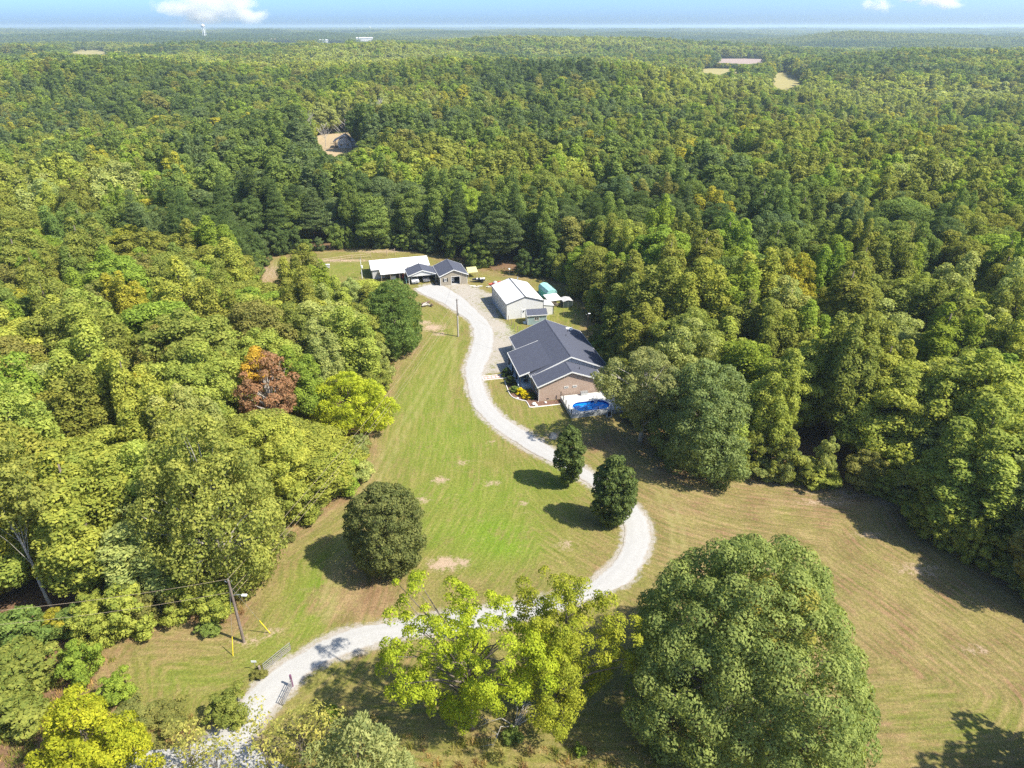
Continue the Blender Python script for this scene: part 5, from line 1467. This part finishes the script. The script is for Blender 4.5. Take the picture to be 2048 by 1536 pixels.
# --- long barn with white roof and its lean-to
BA = empty('long_barn', (-37.2, 174.6, 0), R(17)); tag(BA, 'long low barn with white metal roof and grey walls', 'barn')
BL, BD, BE, BR = 15.2, 7.6, 2.65, 3.95
MB().prism_x([(0, 0), (BD, 0), (BD, BE), (BD/2, BR), (0, BE)], 0, BL).build('wall', M['grey_metal'], BA)
sl = (BR-BE)/(BD/2)
m = MB().prism_x([(-0.35, BE-0.35*sl+0.01), (BD/2, BR+0.01), (BD/2, BR+0.07), (-0.35, BE-0.35*sl+0.07)], -0.3, BL+0.3).prism_x([(BD/2, BR+0.01), (BD+0.35, BE-0.35*sl+0.01), (BD+0.35, BE-0.35*sl+0.07), (BD/2, BR+0.07)], -0.3, BL+0.3)
m.build('roof', M['white_roof'], BA)
m = MB().prism_x([(-3.4, 2.1), (-0.4, 2.5), (-0.4, 2.56), (-3.4, 2.16)], 1.8, 9.2); m.build('lean_to_roof', M['white_roof'], BA)
for x in (2.0, 4.4, 6.8, 9.0): MB().box(x-0.06, x+0.06, -3.2, -3.08, 0, 2.12).build('post', M['wood_grey'], BA)
MB().box(3.2, 4.6, -0.05, -0.003, 0.1, 2.1).box(6.2, 8.4, -0.05, -0.003, 0.1, 2.1).build('door', M['wood_grey'], BA)
fz = empty('freezer_chest', (*[(-37.2+4.6*math.cos(R(17))+1.9*math.sin(R(17))), (174.6+4.6*math.sin(R(17))-1.9*math.cos(R(17)))], 0.02), R(17)); tag(fz, 'white chest standing under the barn lean-to', 'chest')
MB().box(0, 1.3, 0, 0.65, 0, 0.8).build('body', M['white'], fz, bevel=0.02); MB().box(-0.02, 1.32, -0.02, 0.67, 0.805, 0.88).build('lid', M['white'], fz, bevel=0.02)
for i in range(3):
    o = MB().box(0, 0.8, 0, 0.6, 0, 0.7+0.3*i).build('red_crate' if i == 1 else 'wooden_crate', M['red'] if i == 1 else M['junk'])
    o.location = (-37.2+(6.6+i)*math.cos(R(17))+1.7*math.sin(R(17)), 174.6+(6.6+i)*math.sin(R(17))-1.7*math.cos(R(17)), 0.02); o.rotation_euler = (0, 0, R(17))
    tag(o, ['low brown crate under the barn lean-to', 'red crate under the barn lean-to', 'tall brown crate under the barn lean-to beside the red one'][i], 'crate')
# ------------------------------------------------------------------ poles and wires
def utility_pole(name, x, y, h, label, mat='pole_wood', r=0.15):
    e = empty(name, (x, y, 0)); tag(e, label, 'pole')
    MB().tube([(0, 0, 0), (0, 0, h*0.5), (0, 0, h)], [r*1.15, r, r*0.75], 10).build('shaft', M[mat], e)
    MB().tube([(0, 0, h), (0, 0, h+0.22)], [0.06, 0.04], 8).build('insulator', M['steel'], e)
    MB().tube([(-0.45, 0.1, h-0.15), (0, 0, h-0.35), (0.4, -0.05, h+0.02)], 0.035, 6).build('bracket', M['steel'], e)
    return e
P1 = (*G(488, 1284), 0); P2 = (*G(916.5, 673), 0)
p1 = utility_pole('utility_pole', P1[0], P1[1], 9.0, 'brown utility pole with a street lamp arm near the gate')
MB().tube([(0.1, 0, 6.9), (0.7, -0.1, 7.15), (1.2, -0.15, 7.1)], 0.035, 6).build('lamp_arm', M['steel'], p1)
MB().box(1.1, 1.65, -0.28, -0.02, 7.02, 7.17).build('lamp_head', M['sign_white'], p1, bevel=0.03)
p2 = utility_pole('utility_pole', P2[0], P2[1], 8.6, 'grey and brown utility pole between drive and lawn near the house')
MB().tube([(0.0, 0, 0.05), (0.0, 0, 4.9)], 0.187, 10).build('pole_sleeve', M['dead_wood'], p2)
MB().box(0.12, 0.34, -0.12, 0.12, 5.0, 5.5).build('meter_box', M['steel'], p2)
P3 = (*G(724.5, 557), 0)
p3 = utility_pole('service_pole', P3[0], P3[1], 5.4, 'white service pole with a meter box beside the barn', 'white', 0.09)
MB().box(0.05, 0.45, -0.2, 0.1, 2.9, 3.6).build('meter_box', M['sign_white'], p3, bevel=0.03)
P4 = (*G(1174, 670), 0)
p4 = utility_pole('yard_light', P4[0], P4[1], 5.0, 'thin yard light pole behind the house', 'pole_wood', 0.07)
MB().box(-0.05, 0.5, -0.12, 0.12, 4.95, 5.1).build('lamp_head', M['sign_white'], p4, bevel=0.03)
ds = empty('post_light', (*G(1018.5, 552), 0)); tag(ds, 'white dish on a thin post at the edge of the woods', 'dish')
MB().tube([(0, 0, 0), (0, 0, 1.75)], 0.035, 6).build('post', M['steel'], ds)
MB().lathe([(0.05, 1.7), (0.26, 1.85), (0.26, 2.05), (0.05, 2.2)], 0, 0, 12).build('dish', M['sign_white'], ds)
def wire(a, b, sag, label, r=0.016):
    pts = []
    for i in range(25):
        u = i/24
        pts.append((a[0]+(b[0]-a[0])*u, a[1]+(b[1]-a[1])*u, a[2]+(b[2]-a[2])*u-sag*4*u*(1-u)))
    o = MB().tube(pts, r, 4).build('power_line', M['wire']); tag(o, label, 'wire', 'power lines')
P0 = (-78.0, 47.5, 0)
wire((P1[0], P1[1], 9.2), (P2[0], P2[1], 8.8), 1.8, 'top power line running along the wood edge between the two poles')
wire((P1[0]+0.1, P1[1], 7.6), (P2[0], P2[1], 7.0), 1.9, 'middle power line running along the wood edge between the two poles')
wire((P1[0]+0.2, P1[1], 7.0), (P2[0], P2[1], 6.4), 2.0, 'lowest power line running along the wood edge between the two poles')
wire((P1[0], P1[1], 9.2), (P0[0], P0[1], 9.0), 1.6, 'upper power line leaving the pole towards the woods')
wire((P1[0], P1[1], 7.4), (P0[0], P0[1], 7.2), 1.7, 'lower power line leaving the pole towards the woods')
wire((P2[0], P2[1], 8.7), (-13.0, 169.5, 3.8), 0.8, 'service wire from the house-side pole to the garage')
wire((P2[0], P2[1], 7.5), (*hw(-0.2, 21, 3.2),), 0.5, 'service wire from the house-side pole to the house')
for (tx, ty, bx, by, lab) in ((522, 1243, 540, 1266, 'yellow guy-wire guard on the drive side of the pole'), (467, 1272, 466, 1312, 'yellow guy-wire guard on the lane side of the pole')):
    b0 = Vector((*G(bx, by), 0.0)); p_t = Vector((P1[0], P1[1], 8.3))
    d = (p_t-b0).normalized()
    g_ = empty('guy_wire', b0); tag(g_, lab, 'guy wire', 'guy wires of the pole')
    MB().tube([(0, 0, 0), tuple(d*2.4)], 0.045, 6).build('guard', M['yellow'], g_)
    MB().tube([tuple(d*2.35), tuple(p_t-b0)], 0.012, 4).build('wire', M['steel'], g_)

# ------------------------------------------------------------------ gate at the drive mouth
def gate(a, b, label, h=1.25):
    a = Vector((*a, 0)); b = Vector((*b, 0)); d = b-a; L = d.length; rz = math.atan2(d.y, d.x)
    e = empty('field_gate', a, rz); tag(e, label, 'gate', 'tube gates of the drive')
    for z in (0.25, 0.45, 0.68, 0.95, 1.25): MB().tube([(0, 0, z), (L, 0, z)], 0.035, 6).build('bar', M['gate_steel'], e)
    for x in (0.0, L*0.33, L*0.66, L): MB().tube([(x, -0.01, 0.2), (x, -0.01, 1.30)], 0.035, 6).build('stile', M['gate_steel'], e)
    return e
gate(G(529, 1345), G(582, 1302), 'open tube gate lying along the lawn side of the drive')
gate(G(585, 1376), G(568, 1412), 'open tube gate half hidden by saplings on the shaded side of the drive')
o = MB().tube([(0, 0, 0), (0, 0, 1.7)], [0.13, 0.12], 8).build('gate_post', M['purple_post']); o.location = (*G(585, 1373), 0); tag(o, 'purple-brown gate post on the shaded side of the drive', 'post')
o = MB().tube([(0, 0, 0), (0.05, 0, 1.25)], [0.16, 0.13], 8).build('gate_post', M['wood_grey']); o.location = (*G(521, 1349), 0); tag(o, 'grey wooden gate post below the white sign', 'post')
sg = empty('house_sign', (*G(512, 1341), 0)); tag(sg, 'small white sign on a stake beside the gate', 'sign')
MB().tube([(0, 0, 0), (0, 0, 1.4)], 0.03, 6).build('stake', M['wood_grey'], sg)
MB().box(-0.28, 0.28, -0.05, -0.033, 1.25, 1.55).build('sign_board', M['sign_white'], sg, bevel=0.01)
x, y = G(519, 1352); place_tree('small_b', x, y, 0.9, 0.7, 'brownish olive', name='shrub', label='dry brown weed clump round the gate post', cat='shrub', group='shrubs along the lawn')
# fallen bare branches under the golden tree, driftwood in the scrub
def bare_limb(name, x, y, z, span, h, seed, label, mat='dead_wood', n=9, cat='branch', up=0.3):
    rr = np.random.RandomState(seed)
    m = MB(); 
    for i in range(n):
        a = rr.rand()*6.28; l = span*(0.5+0.5*rr.rand())
        p0 = np.array([0, 0, 0.1]); p1 = p0+np.array([math.cos(a)*l*0.5, math.sin(a)*l*0.5, h*(0.3+0.4*rr.rand())]); p2 = p0+np.array([math.cos(a+0.3)*l, math.sin(a+0.3)*l, h*rr.rand()])
        m.tube([p0, p1, p2], [0.06, 0.04, 0.012], 5)
        for j in range(3):
            q = p1+(p2-p1)*rr.rand(); a2 = a+rr.uniform(-1, 1)
            m.tube([q, q+np.array([math.cos(a2), math.sin(a2), rr.uniform(0, up)])*l*0.35], [0.025, 0.008], 4)
    o = m.build(name, M[mat]); o.location = (x, y, z); tag(o, label, cat)
    return o
bare_limb('fallen_branch', *G(1030, 1455), 0.05, 3.2, 1.6, 5, 'grey bare fallen branch on the shaded grass under the maple')
bare_limb('dead_brush', *G(1522, 935), 0.05, 2.6, 3.0, 6, 'grey tangle of dead twigs at the foot of the right wood edge')
bare_limb('dead_brush', *G(2035, 1075), 0.5, 3.0, 5.0, 8, 'grey dead branches showing in the wood at the frame edge', up=0.9)
bare_limb('dead_brush', *G(20, 1425), 1.5, 2.4, 2.2, 9, 'grey dead branches in the scrub above the yellow maple')

# ------------------------------------------------------------------ fences
def fence(name, pts, h, label, rails, mat, post_r=0.06, group=None, cat='fence', rail_r=0.03):
    e = empty(name, (*pts[0], 0)); tag(e, label, cat, group)
    for (x, y) in pts: MB().tube([(x-pts[0][0], y-pts[0][1], 0), (x-pts[0][0], y-pts[0][1], h)], post_r, 6).build('post', M[mat], e)
    for z in rails: 
        for i in range(len(pts)-1):
            MB().tube([(pts[i][0]-pts[0][0], pts[i][1]-pts[0][1], z), (pts[i+1][0]-pts[0][0], pts[i+1][1]-pts[0][1], z)], rail_r, 4).build('rail' if rail_r > 0.02 else 'wire', M[mat], e)
fence('wire_fence', GP([(1017,642.5),(1023.4,651.3),(1029,657),(1035,664),(1041,673)]), 1.4, 'row of wooden fence posts between the workshop and house', (0.5, 1.0, 1.3), 'wood_grey', 0.07, rail_r=0.008)
fence('wire_fence', GP([(1108,634),(1127,633.5),(1150,637),(1176,650)]), 1.3, 'thin post fence on the grass behind the house', (0.5, 1.0), 'wood_grey', 0.045, rail_r=0.008)
fence('rail_fence', GP([(640,527),(660,524),(682,521),(704,518),(722,517),(742,515)]), 1.25, 'pale wooden rail fence across the red clay behind the back lawn', (0.55, 1.15), 'wood_tan', 0.08, rail_r=0.05)
fence('rail_fence', GP([(774,511),(790,509.5)]), 1.9, 'short pair of tall posts with a crossbar behind the barn', (1.5,), 'wood_tan', 0.09, rail_r=0.06)
# small weathered shelter on the back lawn
bx = empty('feed_box', (*G(656, 537), 0), R(10)); tag(bx, 'small grey feed box on the back lawn beside the fence', 'box')
MB().box(-0.5, 0.5, -0.4, 0.4, 0.3, 1.1).build('body', M['grey_metal'], bx); MB().box(-0.6, 0.6, -0.5, 0.5, 1.103, 1.18).build('lid', M['white_roof'], bx)
for a in (-0.4, 0.4):
    for b in (-0.3, 0.3): MB().box(a-0.05, a+0.05, b-0.05, b+0.05, 0, 0.297).build('leg', M['wood_grey'], bx)

# ------------------------------------------------------------------ odds and ends on the grass
def boat(x, y, rz, label, hull, trim, L=3.3, cover=None):
    e = empty('small_boat', (x, y, 0), rz); tag(e, label, 'boat')
    secs = [(0.0, 0.62, 0.0), (0.35, 0.74, 0.0), (0.7, 0.56, 0.06), (0.9, 0.28, 0.14), (1.0, 0.04, 0.24)]
    V = []; F_ = []
    for u, w, k in secs:
        V += [(u*L, -w, 0.95), (u*L, -w*0.8, 0.55+k), (u*L, 0, 0.42+k), (u*L, w*0.8, 0.55+k), (u*L, w, 0.95), (u*L, w*0.82, 0.90), (u*L, 0, 0.66+k*0.5), (u*L, -w*0.82, 0.90)]
    n = 8
    for i in range(len(secs)-1):
        for k in range(n): F_.append([i*n+k, (i+1)*n+k, (i+1)*n+(k+1) % n, i*n+(k+1) % n])
    F_.append(list(range(n))); F_.append([4*n+k for k in range(n-1, -1, -1)])
    MB().add(V, F_).build('hull', M[hull], e)
    MB().box(0.25*L, 0.38*L, -0.5, 0.5, 0.78, 1.06).box(0.56*L, 0.66*L, -0.42, 0.42, 0.80, 1.06).build('seat', M[trim], e)
    MB().box(0.02, 0.2*L, -0.48, 0.48, 0.86, 1.10).build('stern_deck', M[trim], e)
    MB().tube([(-0.4, 0, 0.35), (L+0.8, 0, 0.35)], 0.05, 6).build('trailer_beam', M['steel'], e)
    for s_ in (-1, 1): MB().tube([(0.8, s_*0.72, 0.3), (0.8, s_*0.9, 0.3)], 0.3, 12).build('wheel', M['rubber'], e)
    if cover: MB().lathe([(0.62, 0.98), (0.60, 1.15), (0.40, 1.42), (0.1, 1.5)], 0.5*L, 0, 12).build('cover', M[cover], e)
    return e
x, y = G(970, 564); boat(x, y, R(182), 'small dark boat with pale seats parked on the grass by the garage', 'navy', 'stone_white', 3.4)
x, y = G(1003, 571); boat(x, y, R(205), 'red boat under a silver cover behind the workshop', 'red', 'red', 3.6, 'car_silver')
tp = empty('lean_shelter', (*G(944, 556), 0), R(16)); tag(tp, 'straw-yellow sheet shelter behind the garage corner', 'shelter')
MB().prism_x([(0, 1.5), (2.4, 2.3), (2.4, 2.34), (0, 1.54)], -1.0, 1.7).build('roof_sheet', M['tan_tarp'], tp)
for a in (-0.9, 1.6):
    for b, h_ in ((0.1, 1.5), (2.3, 2.25)): MB().tube([(a, b, 0), (a, b, h_)], 0.05, 6).build('post', M['wood_tan'], tp)
lg = random.Random(12)
for i, (px, py) in enumerate([(940, 573), (947, 574.5), (955, 573), (975, 575)]):
    x, y = G(px, py)
    o = MB().tube([(0, 0, 0.12), (1.3+0.4*lg.random(), 0.1, 0.12)], [0.12, 0.1], 7).build('pale_log', M['stone_white']); o.location = (x, y, 0); o.rotation_euler = (0, 0, lg.uniform(-0.3, 0.3))
    tag(o, ['pale log nearest the garage on the grass', 'second pale log from the garage', 'third pale log from the garage', 'pale log beside the workshop corner'][i], 'log', 'pale logs on the grass')
db = random.Random(5)
for i in range(7):
    x, y = G(845+db.random()*20, 606+db.random()*8)
    L_ = 1.0+db.random()*0.9
    o = MB().tube([(-L_/2, 0, 0.2), (0, db.uniform(-0.2, 0.2), 0.35), (L_/2, 0, 0.15+0.4*db.random())], [0.16, 0.2, 0.12], 7).build('burnt_log', M['junk'] if i % 3 else M['dead_wood']); o.location = (x, y, 0.05*i); o.rotation_euler = (0, 0, db.random()*3)
    tag(o, ORD[i]+' log from the bottom of the charred burn pile beside the drive', 'log', 'logs of the burn pile beside the drive')

# ------------------------------------------------------------------ far things
def far_pt(px, d): return ((px-PCX)/FPX*(d*CP+ (CAM_H-0)*SP), d)
tx, ty = far_pt(411, 3500)
tz = float(terrain(tx, ty))
WT = empty('water_tower', (tx, ty, tz)); tag(WT, 'white multi-legged water tower on the horizon below the cloud', 'water tower')
top = CAM_H+8-tz
MB().lathe([(2, top-13), (7.5, top-11), (8.5, top-7.5), (7.8, top-4), (4.5, top-1.2), (0.6, top)], 0, 0, 20).build('tank', M['white'], WT, smooth=True)
for k_ in range(5):
    a = k_*2*math.pi/5+0.3
    MB().tube([(8.4*math.cos(a), 8.4*math.sin(a), 0), (7.2*math.cos(a), 7.2*math.sin(a), top-9)], 1.0, 8).build('leg', M['white'], WT)
MB().tube([(0, 0, 0), (0, 0, top-12)], 1.3, 8).build('riser', M['white'], WT)
tx, ty = far_pt(741, 7200); tz = float(terrain(tx, ty)); T2 = empty('water_tower', (tx, ty, tz)); tag(T2, 'tiny pale water tower far off on the horizon', 'water tower')
top = CAM_H-14-tz+8
MB().lathe([(2, top-12), (8.5, top-9), (9, top-6), (6, top-1.5), (0.6, top)], 0, 0, 14).build('tank', M['white'], T2, smooth=True)
MB().tube([(0, 0, 0), (0, 0, top-11)], 2.5, 8).build('stem', M['white'], T2)
for px, w, d, hgt, rmat, lab in [(567, 98, 3040, 12, 'far_roof', 'long pinkish warehouse low in the far woods'), (648, 34, 3020, 10, 'white', 'small white shed-like warehouse in the far woods beside the pinkish one'),
                                 (676, 50, 3060, 11, 'white', 'middle white warehouse in the far woods'), (729, 66, 3200, 15, 'white', 'longest white warehouse standing highest in the far woods')]:
    x, y = far_pt(px, d); z = float(terrain(x, y))
    e = empty('warehouse', (x, y, z), R(6)); tag(e, lab, 'warehouse')
    MB().box(-w/2, w/2, 0, 40, 0, hgt).build('wall', M['warehouse'], e)
    MB().prism_x([(-1, hgt+0.05), (41, hgt+0.05), (20, hgt+3)], -w/2-1, w/2+1).build('roof', M[rmat], e)
    for k_ in range(3): MB().box(-w*0.3+k_*w*0.25, -w*0.3+k_*w*0.25+w*0.1, -0.2, -0.05, 0.5, 5).build('loading_door', M['grey_metal'], e)
# house in the hillside clearing
x, y = G(693, 297); z = float(terrain(x, y))
HH = empty('woodland_house', (x-4, y, z), R(8)); tag(HH, 'small pale house with dark blue roof in the hillside clearing', 'house')
MB().prism_y([(0, 0), (6.5, 0), (6.5, 3.2), (3.25, 5.6), (0, 3.2)], 0, 9).build('wall', M['white_siding'], HH)
lo, ro = half_slopes(-1.8, 6.5, 3.2, 3.25, 5.7, 0.2, 0.4)
MB().prism_y(lo, -0.4, 9.4).prism_y(ro, -0.4, 9.4).build('roof', M['shingle'], HH)
for yy in (0.2, 4.5, 8.8): MB().box(-1.9, -1.65, yy-0.12, yy+0.12, 0, 3.1).build('porch_post', M['wood_tan'], HH)
window(HH, 1.0, 2.2, 1.0, 2.3, 0.0); window(HH, 4.2, 5.4, 1.0, 2.3, 0.0)
MB().prism_x([(1, 3.2), (8, 3.2), (4.5, 5.4)], 6.503, 15).box(6.503, 14.6, 1.4, 7.6, 0, 3.197).build('wing', M['grey_metal'], HH)
# bare dead trees round it
def dead_tree(x, y, h, seed, label):
    rr = np.random.RandomState(seed)
    e = empty('dead_tree', (x, y, float(terrain(x, y)))); tag(e, label, 'tree', 'bare dead trees round the clearing')
    MB().tube([(0, 0, 0), (0.2, 0, h*0.5), (0.1, 0.1, h)], [h*0.016, h*0.010, h*0.003], 7).build('trunk', M['dead_wood'], e)
    m = MB()
    for i in range(16):
        z0 = h*(0.3+0.6*rr.rand()); a = rr.rand()*6.28; l = (h-z0)*0.55+h*0.10
        p0 = np.array([0.1, 0, z0]); p1 = p0+np.array([math.cos(a)*l*0.6, math.sin(a)*l*0.6, l*0.5]); p2 = p1+np.array([math.cos(a+0.4)*l*0.4, math.sin(a+0.4)*l*0.4, l*0.5])
        m.tube([p0, p1, p2], [h*0.006, h*0.004, h*0.0015], 5)
        for j in range(3):
            q = p0+(p2-p0)*rr.uniform(0.3, 0.9); a2 = a+rr.uniform(-1.2, 1.2)
            m.tube([q, q+np.array([math.cos(a2), math.sin(a2), 0.8])*l*0.35], [h*0.004, h*0.0015], 4)
    m.build('limbs', M['dead_wood'], e)
for i, (px, py, h, lab) in enumerate([(612, 292, 18, 'bare grey tree at the outer end of the hillside clearing'), (652, 296, 11, 'pale leafless shrubby tree in the hillside clearing'), (694, 300, 14, 'spreading bare tree in front of the woodland house'),
                                      (728, 272, 15, 'slim bare pale tree behind the woodland house'), (757, 262, 19, 'tallest slim bare tree at the back of the clearing'), (790, 262, 15, 'bare pale tree beyond the clearing end'), (824, 272, 14, 'forked bare tree standing apart in the woods past the clearing')]):
    x, y = G(px, py); dead_tree(x, y, h, 40+i, lab)

# ------------------------------------------------------------------ weeds along the wood edge and in the scrub
WK_ = bpy.data.collections.new('weed_kinds')
def tuft(seed, n, h, w):
    r2 = np.random.RandomState(seed)
    P = r2.randn(n, 2)*0.22
    a = r2.rand(n)*6.28; hh = h*(0.5+0.6*r2.rand(n)); ln = 0.35*h*r2.rand(n)
    V = np.zeros((n, 3, 3))
    V[:, 0] = np.stack([P[:, 0]-w*np.cos(a), P[:, 1]-w*np.sin(a), np.zeros(n)], 1)
    V[:, 1] = np.stack([P[:, 0]+w*np.cos(a), P[:, 1]+w*np.sin(a), np.zeros(n)], 1)
    V[:, 2] = np.stack([P[:, 0]+ln*np.cos(a+1), P[:, 1]+ln*np.sin(a+1), hh], 1)
    me = mesh_np('weed', V.reshape(-1, 3), np.arange(3*n).reshape(n, 3), [M['leaf']])
    me.attributes.new('lv', 'FLOAT', 'FACE').data.foreach_set('value', r2.rand(n).astype(np.float32))
    return me
for i in range(3):
    o = bpy.data.objects.new('kind_%02d' % i, tuft(60+i, 40, 0.55, 0.035)); o.color = (0, 0, 0, 1); WK_.objects.link(o)
wx, wy, wt, ws = [], [], [], []
r3 = np.random.RandomState(9)
X = r3.uniform(-75, 62, 60000); Y = r3.uniform(28, 215, 60000)
de = dist_line(CLEAR, X, Y, True); ic = inside(CLEAR, X, Y)
p_ = np.where(ic, np.exp(-(de/1.0)**2)*0.55, 0.30*np.exp(-(de/3.0)**2))
sc_ = [GP([(0,1536),(0,1290),(150,1300),(190,1420),(330,1440),(400,1430),(400,1480),(250,1495),(240,1536)]), GP([(600,1440),(700,1420),(900,1480),(1300,1500),(1380,1560),(560,1560)]), GP([(1360,1500),(1700,1500),(1720,1560),(1380,1560)])]
for q, dens in zip(sc_, (0.9, 0.35, 0.35)): p_ = np.where(inside(q, X, Y), np.maximum(p_, dens), p_)
dvd = dist_line(DRIVE_POLY[::6], X, Y, True); p_ = np.where(inside(DRIVE_POLY[::6], X, Y) | inside(ROAD, X, Y), 0, p_)
k = r3.rand(len(X)) < p_
X, Y = X[k], Y[k]; n = len(X)
cols = np.array([(0.16, 0.165, 0.04), (0.10, 0.13, 0.03), (0.30, 0.215, 0.10), (0.22, 0.20, 0.07), (0.20, 0.13, 0.07)])
ci_ = r3.choice(5, n, p=[0.25, 0.2, 0.25, 0.2, 0.1])
wm = bpy.data.meshes.new('weeds'); wm.vertices.add(n)
wm.vertices.foreach_set('co', np.stack([X, Y, np.zeros(n)], 1).astype(np.float32).ravel())
wm.attributes.new('pid', 'INT', 'POINT').data.foreach_set('value', r3.randint(0, 3, n).astype(np.int32))
wm.attributes.new('rot', 'FLOAT_VECTOR', 'POINT').data.foreach_set('vector', np.stack([np.zeros(n), np.zeros(n), r3.rand(n)*6.28], 1).astype(np.float32).ravel())
s_ = 0.5+0.9*r3.rand(n); wm.attributes.new('scl', 'FLOAT_VECTOR', 'POINT').data.foreach_set('vector', np.stack([s_, s_, s_*(0.6+0.6*r3.rand(n))], 1).astype(np.float32).ravel())
wm.attributes.new('tint', 'FLOAT_COLOR', 'POINT').data.foreach_set('color', np.concatenate([cols[ci_], np.ones((n, 1))], 1).astype(np.float32).ravel())
weeds = tag(obj('weeds', wm), 'rough tan and green weeds along the wood edge and lane', 'weeds', kind='stuff'); weeds.color = (0, 0, 0, 1)
weeds.modifiers.new('scatter', 'NODES').node_group = scatter_nodes('weed_scatter', WK_)

# ------------------------------------------------------------------ haze: thin even air round the whole place
t = NT('haze')
t.out = t.out
pv = t.n('ShaderNodeVolumePrincipled')
pv.inputs['Color'].default_value = (0.66, 0.83, 1.0, 1)
pv.inputs['Density'].default_value = 1.25e-4
pv.inputs['Anisotropy'].default_value = 0.2
t.l(pv.outputs[0], t.out.inputs['Volume'])
hb = MB().box(-40500, 40500, -5500, 44500, -45, 77).build('haze', t.m)
tag(hb, 'thin bluish summer haze lying over the far woods', 'haze', kind='stuff')

# ------------------------------------------------------------------ clouds: real volumes standing beyond the far woods
def cloud(label, px, py, w_px, h_px, dist, puffs, seed, dens):
    """puffs: (x, z, radius) in a frame where the cloud is 2 wide and 2 high"""
    el = math.atan((PCY-py)/FPX)-R(PITCH)
    cz = CAM_H+math.tan(el)*dist
    dep = dist*CP-(cz-CAM_H)*SP
    k_ = dep/FPX
    cx_ = (px-PCX)*k_
    W2, H2 = w_px*k_/2, h_px*k_/2; D2 = W2*0.5
    t = NT('cloud')
    oc = t.oco()
    dn = None
    for (x, z, r_) in puffs:
        mp = t.n('ShaderNodeMapping'); mp.inputs['Location'].default_value = (-x/r_, 0, -z/r_); mp.inputs['Scale'].default_value = (1/r_, 1/0.8, 1/r_)
        t.l(oc, mp.inputs[0])
        ln = t.n('ShaderNodeVectorMath', operation='LENGTH'); t.l(mp.outputs[0], ln.inputs[0])
        g = t.math('SUBTRACT', 1.0, ln.outputs['Value'])
        dn = g if dn is None else t.math('MAXIMUM', dn, g)
    mp = t.n('ShaderNodeMapping'); mp.inputs['Scale'].default_value = (W2/H2*0.55, W2/H2*0.3, 1.0); mp.inputs['Location'].default_value = (seed, 0, 0); t.l(oc, mp.inputs[0])
    nz = t.noise(2.2, 5, 0.6, mp.outputs[0])
    f = t.math('ADD', dn, t.rng(nz, 0.3, 0.7, -0.62, 0.30))
    f = t.rng(f, 0.0, 0.45, 0.0, dens)
    pv = t.n('ShaderNodeVolumePrincipled'); pv.inputs['Color'].default_value = (1, 1, 1, 1); pv.inputs['Anisotropy'].default_value = 0.0
    t.l(f, pv.inputs['Density'])
    t.l(pv.outputs[0], t.out.inputs['Volume'])
    t.m.cycles.volume_step_rate = 0.6
    o = MB().box(-1, 1, -1, 1, -1, 1).build('cloud', t.m)
    o.location = (cx_, dist, cz); o.scale = (W2, D2, H2)
    tag(o, label, 'cloud')
cloud('large white cloud standing above the water tower', 420, 14, 230, 84, 15000, [(-0.55, 0.0, 0.48), (-0.15, 0.25, 0.7), (0.25, 0.1, 0.7), (0.60, -0.35, 0.45), (-0.1, -0.5, 0.6)], 3.0, 0.0030)
cloud('small white cloud over the woods', 1752, 12, 70, 40, 15000, [(-0.2, 0.1, 0.75), (0.3, 0.0, 0.75)], 9.0, 0.0050)
cloud('flat ragged white cloud at the top of the sky', 1862, 2, 140, 48, 15000, [(-0.5, 0.35, 0.6), (0.05, 0.2, 0.7), (0.45, -0.15, 0.55)], 14.0, 0.0045)
